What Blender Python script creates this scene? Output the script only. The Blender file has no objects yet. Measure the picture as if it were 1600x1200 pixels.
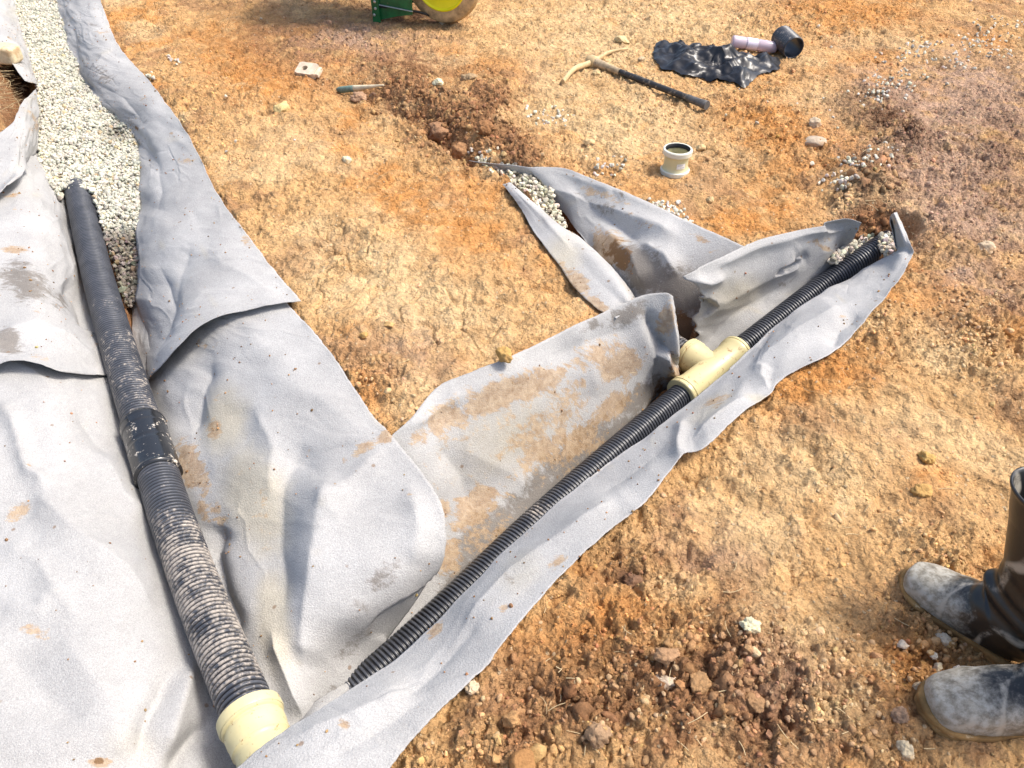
import bpy, bmesh, math, random
import numpy as np
from mathutils import Vector, Matrix, noise as mnoise

random.seed(7)
rng = np.random.default_rng(7)
scene = bpy.context.scene
COL = scene.collection

# ------------------------------------------------------------------ camera
CAM_H, PITCH, FPX = 1.6, math.radians(42.0), 1202.0
cam_data = bpy.data.cameras.new('camera')
cam_data.sensor_width = 36.0
cam_data.lens = 36.0 * FPX / 1600.0
cam_data.clip_start = 0.02
cam_data.clip_end = 400.0
cam = bpy.data.objects.new('camera', cam_data)
cam.location = (0, 0, CAM_H)
cam.rotation_euler = (math.radians(90) - PITCH, 0, 0)
COL.objects.link(cam)
scene.camera = cam

# ------------------------------------------------------------------ light
SUN_ELEV, SUN_AZ = math.radians(57), math.radians(84)      # azimuth measured from +Y towards +X
world = bpy.data.worlds.new('World')
scene.world = world
world.use_nodes = True
wn = world.node_tree
for n in list(wn.nodes):
    wn.nodes.remove(n)
w_out = wn.nodes.new('ShaderNodeOutputWorld')
w_bg = wn.nodes.new('ShaderNodeBackground')
w_sky = wn.nodes.new('ShaderNodeTexSky')
w_sky.sky_type = 'NISHITA'
w_sky.sun_disc = False
w_sky.sun_elevation = SUN_ELEV
w_sky.sun_rotation = SUN_AZ
w_sky.dust_density = 4.0
w_sky.air_density = 1.0
w_sky.ozone_density = 0.6
w_bg.inputs['Strength'].default_value = 0.15
wn.links.new(w_sky.outputs[0], w_bg.inputs['Color'])
wn.links.new(w_bg.outputs[0], w_out.inputs['Surface'])
sun_data = bpy.data.lights.new('sun', 'SUN')
sun_data.energy = 2.25
sun_data.angle = math.radians(14)
sun_data.color = (1.0, 0.95, 0.87)
sun = bpy.data.objects.new('sun', sun_data)
sd = Vector((math.sin(SUN_AZ) * math.cos(SUN_ELEV), math.cos(SUN_AZ) * math.cos(SUN_ELEV), math.sin(SUN_ELEV)))
sun.rotation_euler = sd.to_track_quat('Z', 'Y').to_euler()
sun.location = sd * 20
COL.objects.link(sun)
scene.view_settings.view_transform = 'Standard'
scene.view_settings.look = 'None'
scene.view_settings.gamma = 1.0
scene.view_settings.use_curve_mapping = False
scene.view_settings.exposure = 0.87

# ------------------------------------------------------------------ helpers: mapping
SP, CP = math.sin(PITCH), math.cos(PITCH)
def at(u, v, z=0.0):
    """point of the place at height z that the photograph shows at pixel (u, v)"""
    x, y = (u - 800.0) / FPX, (v - 600.0) / FPX
    k = (CAM_H - z) / (SP + y * CP)
    return np.array([x * k, k * (CP - y * SP), z])
def project(X, Y, Z):
    zc = np.maximum(Y * CP + (CAM_H - Z) * SP, 0.05)
    yc = (CAM_H - Z) * CP - Y * SP
    return 800 + FPX * X / zc, 600 + FPX * yc / zc

# ------------------------------------------------------------------ helpers: noise
def _hash(i, j, s):
    h = (i.astype(np.int64) * 374761393 + j.astype(np.int64) * 668265263 + s * 1442695041) & 0xffffffff
    h = ((h ^ (h >> 13)) * 1274126177) & 0xffffffff
    h = ((h ^ (h >> 16)) * 2246822519) & 0xffffffff
    return (h ^ (h >> 15)) / 4294967295.0
def perlin(x, y, s=0):
    xi, yi = np.floor(x), np.floor(y)
    fx, fy = x - xi, y - yi
    def g(dx, dy):
        a = _hash(xi + dx, yi + dy, s) * 2 * math.pi
        return np.cos(a) * (fx - dx) + np.sin(a) * (fy - dy)
    u, v = fx**3 * (fx * (fx * 6 - 15) + 10), fy**3 * (fy * (fy * 6 - 15) + 10)
    a = g(0, 0) * (1 - u) + g(1, 0) * u
    b = g(0, 1) * (1 - u) + g(1, 1) * u
    return (a * (1 - v) + b * v) * 1.4
def fbm(x, y, s=0, oct=4, gain=0.5):
    r, a, f = 0, 1.0, 1.0
    for o in range(oct):
        r = r + a * perlin(x * f, y * f, s + 17 * o)
        a *= gain; f *= 2.03
    return r
def worley(x, y, s=0):
    xi, yi = np.floor(x), np.floor(y)
    f1 = np.full(x.shape, 9.0); f2 = np.full(x.shape, 9.0); idv = np.zeros(x.shape)
    for dx in (-1, 0, 1):
        for dy in (-1, 0, 1):
            px = xi + dx + _hash(xi + dx, yi + dy, s + 1)
            py = yi + dy + _hash(xi + dx, yi + dy, s + 2)
            d = np.hypot(px - x, py - y)
            near = d < f1
            f2 = np.where(near, f1, np.minimum(f2, d))
            idv = np.where(near, _hash(xi + dx, yi + dy, s + 3), idv)
            f1 = np.where(near, d, f1)
    return f1, f2, idv
def sstep(a, b, x):
    t = np.clip((x - a) / (b - a), 0, 1)
    return t * t * (3 - 2 * t)
def blob(U, V, u, v, ru, rv, ang=0.0):
    a = math.radians(ang)
    du, dv = U - u, V - v
    x, y = du * math.cos(a) + dv * math.sin(a), -du * math.sin(a) + dv * math.cos(a)
    return np.exp(-((x / ru) ** 2 + (y / rv) ** 2))
def polydist(U, V, pts):
    """distance to a polyline and parameter along it"""
    best = np.full(U.shape, 1e9); par = np.zeros(U.shape)
    for k in range(len(pts) - 1):
        a, b = np.array(pts[k][:2], float), np.array(pts[k + 1][:2], float)
        d = b - a
        t = np.clip(((U - a[0]) * d[0] + (V - a[1]) * d[1]) / (d @ d), 0, 1)
        dist = np.hypot(U - a[0] - t * d[0], V - a[1] - t * d[1])
        m = dist < best
        best = np.where(m, dist, best); par = np.where(m, k + t, par)
    return best, par
def inpoly(x, y, poly):
    c = np.zeros(x.shape, bool)
    n = len(poly)
    for i in range(n):
        x1, y1 = poly[i][:2]; x2, y2 = poly[(i + 1) % n][:2]
        hit = ((y1 > y) != (y2 > y)) & (x < (x2 - x1) * (y - y1) / (y2 - y1 + 1e-12) + x1)
        c ^= hit
    return c

# ------------------------------------------------------------------ helpers: meshes and objects
def make_mesh(name, V, F, smooth=True, attrs=None):
    V = np.asarray(V, np.float32); F = np.asarray(F, np.int32)
    me = bpy.data.meshes.new(name)
    k = F.shape[1]
    me.vertices.add(len(V)); me.vertices.foreach_set('co', V.ravel())
    me.loops.add(F.size); me.loops.foreach_set('vertex_index', F.ravel())
    me.polygons.add(len(F)); me.polygons.foreach_set('loop_start', np.arange(0, F.size, k, dtype=np.int32))
    me.update(calc_edges=True)
    me.polygons.foreach_set('use_smooth', np.full(len(F), smooth, bool))
    for an, arr in (attrs or {}).items():
        a = me.attributes.new(an, 'FLOAT_COLOR', 'POINT')
        arr = np.asarray(arr, np.float32)
        if arr.shape[1] == 3:
            arr = np.hstack([arr, np.ones((len(arr), 1), np.float32)])
        a.data.foreach_set('color', arr.ravel())
    me.validate()
    return me
def put(name, me, mat, parent=None, label=None, cat=None, group=None, kind=None):
    o = bpy.data.objects.new(name, me)
    COL.objects.link(o)
    if mat is not None:
        me.materials.append(mat)
    if parent is not None:
        o.parent = parent
    tag(o, label, cat, group, kind)
    return o
def tag(o, label=None, cat=None, group=None, kind=None):
    if label: o['label'] = label
    if cat: o['category'] = cat
    if group: o['group'] = group
    if kind: o['kind'] = kind
def thing(name, loc, label, cat, group=None):
    o = bpy.data.objects.new(name, None)
    o.location = [float(c) for c in loc]
    o.empty_display_size = 0.05
    COL.objects.link(o)
    tag(o, label, cat, group)
    return o
class MB:
    """collects quads / tris as python lists, built relative to an origin"""
    def __init__(s, origin=(0, 0, 0)): s.v, s.f, s.o = [], [], np.array(origin, float)
    def add(s, verts, faces):
        b = len(s.v)
        s.v += [tuple(np.array(p, float) - s.o) for p in verts]
        s.f += [tuple(b + i for i in f) for f in faces]
    def box(s, c, size, rot=None):
        m = rot if rot is not None else Matrix.Identity(3)
        h = [d / 2 for d in size]
        vs = []
        for sz in (-1, 1):
            for sx, sy in ((-1, -1), (1, -1), (1, 1), (-1, 1)):
                vs.append(Vector(c) + m @ Vector((sx * h[0], sy * h[1], sz * h[2])))
        s.add(vs, [(3, 2, 1, 0), (4, 5, 6, 7), (0, 1, 5, 4), (1, 2, 6, 5), (2, 3, 7, 6), (3, 0, 4, 7)])
    def build(s, name, mat, parent=None, smooth=False, bevel=0, label=None, cat=None, group=None, kind=None):
        me = bpy.data.meshes.new(name)
        me.from_pydata([tuple(float(c) for c in p) for p in s.v], [], s.f)
        bm = bmesh.new(); bm.from_mesh(me)
        bmesh.ops.recalc_face_normals(bm, faces=bm.faces)
        bm.to_mesh(me); bm.free()
        for p in me.polygons: p.use_smooth = smooth
        o = put(name, me, mat, parent, label, cat, group, kind)
        if bevel:
            m = o.modifiers.new('bevel', 'BEVEL'); m.width = bevel; m.segments = 2; m.limit_method = 'ANGLE'
        return o
def sweep(path, radii, seg=32, cap=True, squash=None):
    """tube along path (N,3) with one radius per ring"""
    path = np.asarray(path, float); n = len(path)
    t = np.gradient(path, axis=0); t /= np.linalg.norm(t, axis=1)[:, None]
    ref = np.array([0, 0, 1.0]) if abs(t[0, 2]) < 0.9 else np.array([1.0, 0, 0])
    V = np.zeros((n, seg, 3)); a = np.linspace(0, 2 * math.pi, seg, endpoint=False)
    e1 = np.cross(ref, t[0]); e1 /= np.linalg.norm(e1)
    for i in range(n):
        e1 = e1 - t[i] * (e1 @ t[i]); e1 /= np.linalg.norm(e1)
        e2 = np.cross(t[i], e1)
        q = squash if squash else (1, 1)
        V[i] = path[i] + radii[i] * (np.cos(a)[:, None] * e1 * q[0] + np.sin(a)[:, None] * e2 * q[1])
    V = V.reshape(-1, 3)
    F = []
    idx = np.arange(n * seg).reshape(n, seg)
    nx = np.roll(idx, -1, axis=1)
    F = np.stack([idx[:-1], nx[:-1], nx[1:], idx[1:]], -1).reshape(-1, 4)
    if cap:
        V = np.vstack([V, path[0], path[-1]])
        c0, c1 = len(V) - 2, len(V) - 1
        A = np.stack([np.full(seg, c0), nx[0], idx[0], idx[0]], -1)
        B = np.stack([np.full(seg, c1), idx[-1], nx[-1], nx[-1]], -1)
        # fan triangles written as two-quad strips would be degenerate: use real tris via separate mesh part
        return V, F, np.vstack([A[:, :3], B[:, :3]])
    return V, F, None
def mesh_mixed(name, V, Q, T, smooth=True, attrs=None):
    if T is None or len(T) == 0:
        return make_mesh(name, V, Q, smooth, attrs)
    me = bpy.data.meshes.new(name)
    V = np.asarray(V, np.float32)
    loops = np.concatenate([np.asarray(Q, np.int32).ravel(), np.asarray(T, np.int32).ravel()])
    starts = np.concatenate([np.arange(len(Q)) * 4, len(Q) * 4 + np.arange(len(T)) * 3]).astype(np.int32)
    me.vertices.add(len(V)); me.vertices.foreach_set('co', V.ravel())
    me.loops.add(len(loops)); me.loops.foreach_set('vertex_index', loops)
    me.polygons.add(len(starts)); me.polygons.foreach_set('loop_start', starts)
    me.update(calc_edges=True)
    sm = np.full(len(starts), smooth, bool); sm[len(Q):] = False
    me.polygons.foreach_set('use_smooth', sm)
    for an, arr in (attrs or {}).items():
        a = me.attributes.new(an, 'FLOAT_COLOR', 'POINT')
        arr = np.asarray(arr, np.float32)
        if arr.shape[1] == 3: arr = np.hstack([arr, np.ones((len(arr), 1), np.float32)])
        a.data.foreach_set('color', arr.ravel())
    me.validate()
    return me
def tube_obj(name, path, radii, mat, parent=None, seg=32, cap=True, origin=None, squash=None, **kw):
    org = np.array(origin if origin is not None else (0, 0, 0), float)
    V, Q, T = sweep(np.asarray(path, float) - org, radii, seg, cap, squash)
    return put(name, mesh_mixed(name, V, Q, T), mat, parent, **kw)
def catmull(pts, n_per=None, step=None):
    """smooth curve through pts; step = metres between samples"""
    p = np.asarray(pts, float)
    e = np.vstack([2 * p[0] - p[1], p, 2 * p[-1] - p[-2]])
    out = []
    for i in range(1, len(e) - 2):
        a, b, c, d = e[i - 1:i + 3]
        m = n_per or max(2, int(np.linalg.norm(c - b) / (step or 0.01)))
        t = np.linspace(0, 1, m, endpoint=False)[:, None]
        out.append(0.5 * (2 * b + (c - a) * t + (2 * a - 5 * b + 4 * c - d) * t**2 + (3 * b - a - 3 * c + d) * t**3))
    out.append(e[-2][None])
    return np.vstack(out)
def resample(path, step):
    d = np.r_[0, np.cumsum(np.linalg.norm(np.diff(path, axis=0), axis=1))]
    s = np.arange(0, d[-1], step)
    return np.stack([np.interp(s, d, path[:, k]) for k in range(3)], 1), s

# ------------------------------------------------------------------ helpers: materials
class NT:
    def __init__(s, name):
        s.m = bpy.data.materials.new(name); s.m.use_nodes = True
        s.t = s.m.node_tree
        s.b = s.t.nodes['Principled BSDF']
    def n(s, typ, **kw):
        nd = s.t.nodes.new('ShaderNode' + typ)
        for k, v in kw.items():
            if k.startswith('i_'):
                nd.inputs[k[2:].replace('_', ' ')].default_value = v
            else:
                setattr(nd, k, v)
        return nd
    def l(s, a, b): s.t.links.new(a, b)
    def coord(s, kind='Object'): return s.n('TexCoord').outputs[kind]
    def noise(s, vec, scale, detail=4, rough=0.55, dist=0.0):
        nd = s.n('TexNoise'); nd.inputs['Scale'].default_value = scale; nd.inputs['Detail'].default_value = detail
        nd.inputs['Roughness'].default_value = rough; nd.inputs['Distortion'].default_value = dist
        s.l(vec, nd.inputs['Vector']); return nd
    def voro(s, vec, scale, feat='F1', rand=1.0):
        nd = s.n('TexVoronoi', feature=feat); nd.inputs['Scale'].default_value = scale
        nd.inputs['Randomness'].default_value = rand
        s.l(vec, nd.inputs['Vector']); return nd
    def math(s, op, a, b=None, clamp=False):
        nd = s.n('Math', operation=op); nd.use_clamp = clamp
        for i, x in enumerate((a, b)):
            if x is None: continue
            if isinstance(x, (int, float)): nd.inputs[i].default_value = x
            else: s.l(x, nd.inputs[i])
        return nd.outputs[0]
    def mr(s, v, a, b, c=0.0, d=1.0, smooth=True):
        nd = s.n('MapRange'); nd.interpolation_type = 'SMOOTHSTEP' if smooth else 'LINEAR'
        s.l(v, nd.inputs[0])
        for i, x in zip((1, 2, 3, 4), (a, b, c, d)): nd.inputs[i].default_value = x
        return nd.outputs[0]
    def mix(s, fac, a, b, mode='MIX'):
        nd = s.n('Mix', data_type='RGBA', blend_type=mode)
        for sock, x in ((0, fac), (6, a), (7, b)):
            if isinstance(x, (int, float)): nd.inputs[sock].default_value = x
            elif isinstance(x, tuple): nd.inputs[sock].default_value = x if len(x) == 4 else (*x, 1)
            else: s.l(x, nd.inputs[sock])
        return nd.outputs[2]
    def scale(s, col, fac):
        """colour times a scalar socket"""
        nd = s.n('VectorMath', operation='SCALE'); s.l(col, nd.inputs[0])
        if isinstance(fac, (int, float)): nd.inputs[3].default_value = fac
        else: s.l(fac, nd.inputs[3])
        return nd.outputs[0]
    def bump(s, h, strength=0.5, dist=0.01, prev=None):
        nd = s.n('Bump'); nd.inputs['Strength'].default_value = strength; nd.inputs['Distance'].default_value = dist
        s.l(h, nd.inputs['Height'])
        if prev is not None: s.l(prev, nd.inputs['Normal'])
        return nd.outputs[0]
    def attr(s, name):
        return s.n('Attribute', attribute_name=name)
    def done(s, col=None, rough=None, normal=None, spec=None, metal=None):
        for key, x in (('Base Color', col), ('Roughness', rough), ('Normal', normal), ('Specular IOR Level', spec), ('Metallic', metal)):
            if x is None: continue
            if isinstance(x, (int, float)): s.b.inputs[key].default_value = x
            elif isinstance(x, tuple): s.b.inputs[key].default_value = (*x, 1)
            else: s.l(x, s.b.inputs[key])
        return s.m

def soil_mat(name, attr='soil', grains=True):
    k = NT(name); co = k.coord()
    a = k.attr(attr).outputs['Color']
    n1 = k.noise(co, 55, 8, 0.72).outputs['Fac']
    n2 = k.noise(co, 13, 5, 0.6, 0.6).outputs['Fac']
    n3 = k.noise(co, 190, 3, 0.6).outputs['Fac']
    c = k.scale(a, k.mr(n1, 0.28, 0.72, 0.68, 1.30, False))
    c = k.mix(k.mr(n2, 0.50, 0.72, 0, 0.40), c, k.mix(1.0, c, (0.74, 0.60, 0.48), 'MULTIPLY'))
    c = k.mix(k.mr(n2, 0.48, 0.28, 0, 0.30), c, k.mix(1.0, c, (1.22, 1.16, 1.10), 'MULTIPLY'))
    c = k.scale(c, k.mr(n3, 0.25, 0.75, 0.82, 1.18, False))
    n4 = k.noise(co, 24, 6, 0.7, 0.4).outputs['Fac']
    h = k.math('ADD', k.math('MULTIPLY', n1, 1.0), k.math('ADD', k.math('MULTIPLY', n3, 0.40), k.math('MULTIPLY', n4, 0.9)))
    if grains:
        vo = k.voro(co, 75)
        sep = k.n('SeparateColor'); k.l(vo.outputs['Color'], sep.inputs[0])
        pick = k.math('GREATER_THAN', sep.outputs[0], 0.93)
        g = k.math('MULTIPLY', pick, k.mr(vo.outputs['Distance'], 0.42, 0.25, 0, 0.65))
        c = k.mix(g, c, (0.60, 0.47, 0.30))
        wv = k.n('VectorMath', operation='ADD'); k.l(co, wv.inputs[0])
        wn_ = k.n('VectorMath', operation='SCALE'); k.l(k.noise(co, 40, 4, 0.6).outputs['Color'], wn_.inputs[0]); wn_.inputs[3].default_value = 0.022
        k.l(wn_.outputs[0], wv.inputs[1])
        vo2 = k.voro(wv.outputs[0], 48); vo3 = k.voro(wv.outputs[0], 110); vo4 = k.voro(wv.outputs[0], 21)
        h = k.math('SUBTRACT', h, k.math('MULTIPLY', vo2.outputs['Distance'], 1.0))
        h = k.math('SUBTRACT', h, k.math('MULTIPLY', vo3.outputs['Distance'], 0.5))
        h = k.math('SUBTRACT', h, k.math('MULTIPLY', vo4.outputs['Distance'], 0.9))
        h = k.math('ADD', h, k.math('MULTIPLY', g, 0.5))
    return k.done(c, 0.93, k.bump(h, 1.0, 0.011 if grains else 0.005), 0.12)

def fabric_mat():
    k = NT('geotextile'); co = k.coord()
    at_ = k.attr('stain'); sep = k.n('SeparateColor'); k.l(at_.outputs['Color'], sep.inputs[0])  # mud and damp, plus shade painted onto some trench slopes
    R, G, B, A = sep.outputs[0], sep.outputs[1], sep.outputs[2], at_.outputs['Alpha']
    nb = k.noise(co, 9, 8, 0.68, 0.8).outputs['Fac']
    nf = k.noise(co, 38, 8, 0.75, 0.3).outputs['Fac']
    nn = k.math('ADD', k.math('MULTIPLY', nb, 0.6), k.math('MULTIPLY', nf, 0.4))
    fine = k.noise(co, 420, 2, 0.6).outputs['Fac']
    broad = k.noise(co, 3.2, 3, 0.5).outputs['Fac']
    c = k.mix(k.mr(broad, 0.35, 0.68, 0, 1), (0.345, 0.340, 0.332), (0.410, 0.404, 0.394))
    c = k.scale(c, k.mr(fine, 0.25, 0.75, 0.82, 1.16, False))
    grain = k.noise(co, 210, 3, 0.7).outputs['Fac']
    c = k.scale(c, k.mr(grain, 0.3, 0.7, 0.90, 1.09, False))
    c = k.scale(c, k.mr(nf, 0.3, 0.7, 0.93, 1.06, False))
    st1 = k.n('Mapping'); st1.inputs['Scale'].default_value = (1.0, 3.2, 1.6); st1.inputs['Rotation'].default_value = (0, 0, 0.75); k.l(co, st1.inputs['Vector'])
    stn = k.noise(st1.outputs[0], 14, 8, 0.75, 0.5).outputs['Fac']
    nn2 = k.math('ADD', k.math('MULTIPLY', nn, 0.6), k.math('MULTIPLY', stn, 0.4))
    def thr(att, lo=0.46, hi=0.68, amp=3.4):
        s_ = k.math('ADD', att, k.math('MULTIPLY', k.math('SUBTRACT', nn2, 0.5), k.math('MULTIPLY', k.mr(att, 0.02, 0.30), amp)))
        return k.mr(s_, lo, hi)
    cream = k.mr(k.math('ADD', A, k.math('MULTIPLY', k.math('SUBTRACT', nb, 0.5), 0.6)), 0.2, 0.9, 0, 0.75)
    c = k.mix(cream, c, k.mix(1.0, c, (1.10, 1.0, 0.78), 'MULTIPLY'))
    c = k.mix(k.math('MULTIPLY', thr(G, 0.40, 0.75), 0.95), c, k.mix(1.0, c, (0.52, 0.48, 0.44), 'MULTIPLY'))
    mudc = k.mix(k.mr(nf, 0.35, 0.65), (0.27, 0.165, 0.080), (0.44, 0.325, 0.205))
    c = k.mix(k.math('MULTIPLY', thr(R), k.mr(fine, 0.3, 0.6, 0.55, 0.88)), c, mudc)
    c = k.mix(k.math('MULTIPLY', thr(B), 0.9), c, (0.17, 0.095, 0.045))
    vo = k.voro(co, 26); sp = k.n('SeparateColor'); k.l(vo.outputs['Color'], sp.inputs[0])
    sp_on = k.math('MULTIPLY', k.math('GREATER_THAN', sp.outputs[0], 0.955), k.mr(vo.outputs['Distance'], 0.20, 0.10))
    c = k.mix(k.math('MULTIPLY', sp_on, 0.75), c, (0.20, 0.13, 0.08))
    h = k.math('ADD', fine, k.math('ADD', k.math('MULTIPLY', k.noise(co, 150, 3, 0.6).outputs['Fac'], 1.0), k.voro(co, 230).outputs['Distance']))
    nrm = k.bump(h, 0.42, 0.0024)
    nrm = k.bump(nb, 0.16, 0.008, nrm)
    nrm = k.bump(k.noise(co, 24, 5, 0.6, 1.2).outputs['Fac'], 0.12, 0.005, nrm)
    return k.done(c, 0.9, nrm, 0.2)

def stone_mat():
    k = NT('stone'); co = k.coord()
    a = k.attr('soil').outputs['Color']
    n1 = k.noise(co, 90, 6, 0.65).outputs['Fac']
    c = k.scale(a, k.mr(n1, 0.25, 0.75, 0.72, 1.22, False))
    return k.done(c, 0.85, k.bump(n1, 0.4, 0.004), 0.25)

def pipe_mat():
    k = NT('black_corrugated_plastic'); co = k.coord()
    sep = k.n('SeparateColor'); k.l(k.attr('mud').outputs['Color'], sep.inputs[0])
    n1 = k.noise(co, 15, 7, 0.66).outputs['Fac']
    n2 = k.noise(co, 75, 4, 0.72).outputs['Fac']
    nn = k.math('ADD', k.math('MULTIPLY', n1, 0.42), k.math('MULTIPLY', n2, 0.58))
    f = k.mr(k.math('ADD', sep.outputs[0], k.math('MULTIPLY', k.math('SUBTRACT', nn, 0.5), 2.6)), 0.38, 0.74)
    f = k.math('MULTIPLY', k.math('MULTIPLY', f, sep.outputs[1]), 0.85)
    c = k.mix(sep.outputs[1], (0.010, 0.010, 0.012), k.mix(k.mr(n1, 0.3, 0.7), (0.040, 0.044, 0.054), (0.075, 0.080, 0.094)))
    c = k.mix(f, c, k.mix(n2, (0.30, 0.25, 0.20), (0.52, 0.47, 0.41)))
    rough = k.mr(f, 0, 1, 0.34, 0.85)
    return k.done(c, rough, k.bump(nn, 0.2, 0.002), 0.5)

def plain(name, col, rough=0.5, nscale=20, var=0.25, bump=0.0, spec=0.5, dirt=None, dirt_amt=0.0, metal=0.0):
    k = NT(name); co = k.coord()
    n1 = k.noise(co, nscale, 6, 0.65).outputs['Fac']
    c = k.mix(k.mr(n1, 0.3, 0.7), tuple(x * (1 - var) for x in col), tuple(min(1, x * (1 + var * 0.6)) for x in col))
    r = rough
    if dirt:
        n2 = k.noise(co, nscale * 1.7, 8, 0.7, 0.4).outputs['Fac']
        f = k.mr(n2, 0.62 - dirt_amt * 0.3, 0.70 - dirt_amt * 0.3)
        c = k.mix(f, c, dirt)
        r = k.mr(f, 0, 1, rough, 0.9)
    return k.done(c, r, k.bump(n1, bump, 0.004) if bump else None, spec, metal)

M_SOIL = soil_mat('soil')
M_CRUMB = soil_mat('soil_crumb', 'soil', False)
M_FAB = fabric_mat()
M_STONE = stone_mat()
M_PIPE = pipe_mat()
M_CREAM = plain('cream_pvc', (0.60, 0.525, 0.285), 0.38, 26, 0.05, 0.0, 0.5, (0.36, 0.22, 0.10), 0.14)
M_CREAM_CLEAN = plain('cream_pvc_clean', (0.60, 0.56, 0.33), 0.32, 26, 0.04)
M_CREAM_RIM = plain('cream_pvc_rim', (0.66, 0.645, 0.53), 0.32, 26, 0.04)
M_SEAL = plain('black_seal', (0.012, 0.012, 0.013), 0.5)
M_STICKER = plain('sticker', (0.80, 0.80, 0.76), 0.5, 200, 0.04)
M_INK = plain('sticker_ink', (0.35, 0.35, 0.36), 0.6)
M_SLEEVE = None  # made below with the pipe

# ================================================================== SHEETS (geotextile), laid as lofted surfaces
STAIN_SHADE = []
SHEETS = []          # every sampled sheet grid, for pressing the ground down under it
def bicubic(ctrl, du, dv):
    """ctrl (r,c,3) -> dense grid by Catmull-Rom in both directions"""
    def along(P, n):
        e = np.concatenate([2 * P[:1] - P[1:2], P, 2 * P[-1:] - P[-2:-1]], 0)
        out = []
        for i in range(1, len(e) - 2):
            a, b, c, d = e[i - 1], e[i], e[i + 1], e[i + 2]
            for t in np.linspace(0, 1, n[i - 1], endpoint=False):
                out.append(0.5 * (2 * b + (c - a) * t + (2 * a - 5 * b + 4 * c - d) * t**2 + (3 * b - a - 3 * c + d) * t**3))
        out.append(e[-2])
        return np.array(out)
    nr = [max(2, int(np.linalg.norm(ctrl[i + 1] - ctrl[i], axis=1).max() / du)) for i in range(len(ctrl) - 1)]
    g = along(ctrl, nr)
    ct = ctrl.transpose(1, 0, 2)
    nc = [max(2, int(np.linalg.norm(ct[i + 1] - ct[i], axis=1).max() / dv)) for i in range(len(ct) - 1)]
    return along(g.transpose(1, 0, 2), nc).transpose(1, 0, 2)
def sheet(label, rows, creases=(), stains_and_shade=(), lift=0.0, wr=0.004, seed=1, res=0.010, edge=0.004, torn=None):
    ctrl = np.array([[at(*p) for p in r] for r in rows])
    g = bicubic(ctrl, res, res)
    g[..., 2] += lift
    nr, nc = g.shape[:2]
    # arc-length-like parameters for the wrinkle noise
    s = np.cumsum(np.r_[0, np.linalg.norm(np.diff(g, axis=0), axis=2).mean(1)])[:, None] + np.zeros((1, nc))
    t = np.cumsum(np.concatenate([np.zeros((nr, 1)), np.linalg.norm(np.diff(g, axis=1), axis=2)], 1), 1)
    dr, dc = np.gradient(g, axis=0), np.gradient(g, axis=1)
    nrm = np.cross(dr, dc); nrm /= np.linalg.norm(nrm, axis=2)[..., None] + 1e-9
    nrm *= np.where(nrm[..., 2:3] < 0, -1, 1)
    U, V = project(g[..., 0], g[..., 1], g[..., 2])
    d = wr * 2.6 * fbm(s * 2.6, t * 3.2, seed, 2)
    ridg = 1 - np.abs(perlin(s * 3.1 + 0.9 * perlin(s * 2, t * 2, seed + 5), t * 4.0 + perlin(s * 3, t * 3, seed + 6), seed + 9)) * 2
    d += wr * 0.9 * np.clip(ridg, 0, 1) ** 2 * sstep(-0.1, 0.5, perlin(s * 2.1, t * 2.1, seed + 14))
    d += wr * 0.16 * fbm(s * 16, t * 16, seed + 3, 2)
    f1, f2, cid = worley(s * 4.2 + 0.35 * fbm(s * 5, t * 5, seed + 41, 2), t * 4.2 + 0.35 * fbm(s * 5, t * 5, seed + 42, 2), seed + 43)
    d += 0.0030 * np.exp(-((f2 - f1) / 0.055)) * sstep(-0.15, 0.45, perlin(s * 2.3, t * 2.3, seed + 44)) * np.sign(perlin(s * 1.7, t * 1.7, seed + 45) + 0.25)
    for pts, amp, wid in creases:
        dist, par = polydist(U, V, pts)
        fade = np.clip(np.minimum(par, len(pts) - 1 - par) * 2.0 + 0.25, 0, 1)
        d += amp * fade * (1.15 * np.exp(-(dist / (wid * 1.25)) ** 2) + 0.75 * np.exp(-dist / (wid * 0.42)))
    g = g + nrm * d[..., None]
    # slightly uneven cut edges
    jx, jy = perlin(s * 9, t * 9, seed + 21), perlin(s * 9, t * 9, seed + 22)
    g[..., 0] += edge * jx; g[..., 1] += edge * jy
    ii, jj = np.meshgrid(np.arange(nr), np.arange(nc), indexing='ij')
    rimw = np.exp(-np.minimum(np.minimum(ii, nr - 1 - ii), np.minimum(jj, nc - 1 - jj)) / 0.9)
    g[..., 0] += 0.0018 * rimw * perlin(s * 60, t * 60, seed + 51); g[..., 1] += 0.0018 * rimw * perlin(s * 60, t * 60, seed + 52)
    g[..., 2] += 0.005 * rimw * np.clip(perlin(s * 7, t * 7, seed + 53), -.1, 1)
    if torn is not None:      # ragged first row
        w = np.exp(-np.arange(nr) / 2.2)[:, None]
        g[..., 0] += torn * w * fbm(t * 28, t * 0 + 3.1, seed + 31, 3)
    st = np.zeros((nr, nc, 4))
    lr = np.random.default_rng(seed + 900)
    auto = []
    for _ in range(int(6 + nr * nc / 2500)):
        q_ = (lr.integers(0, nr), lr.integers(0, nc))
        auto.append((lr.choice(['R', 'R', 'G', 'A', 'A']), U[q_], V[q_], lr.uniform(8, 30), lr.uniform(4, 12), lr.uniform(-70, 70), lr.uniform(.36, .56)))
    for ch, u, v, ru, rv, a, amt in list(stains_and_shade) + auto:
        k = 'RGBA'.index(ch)
        st[..., k] = np.maximum(st[..., k], amt * blob(U, V, u, v, ru, rv, a))
    idx = np.arange(nr * nc).reshape(nr, nc)
    F = np.stack([idx[:-1, :-1], idx[:-1, 1:], idx[1:, 1:], idx[1:, :-1]], -1).reshape(-1, 4)
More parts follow.
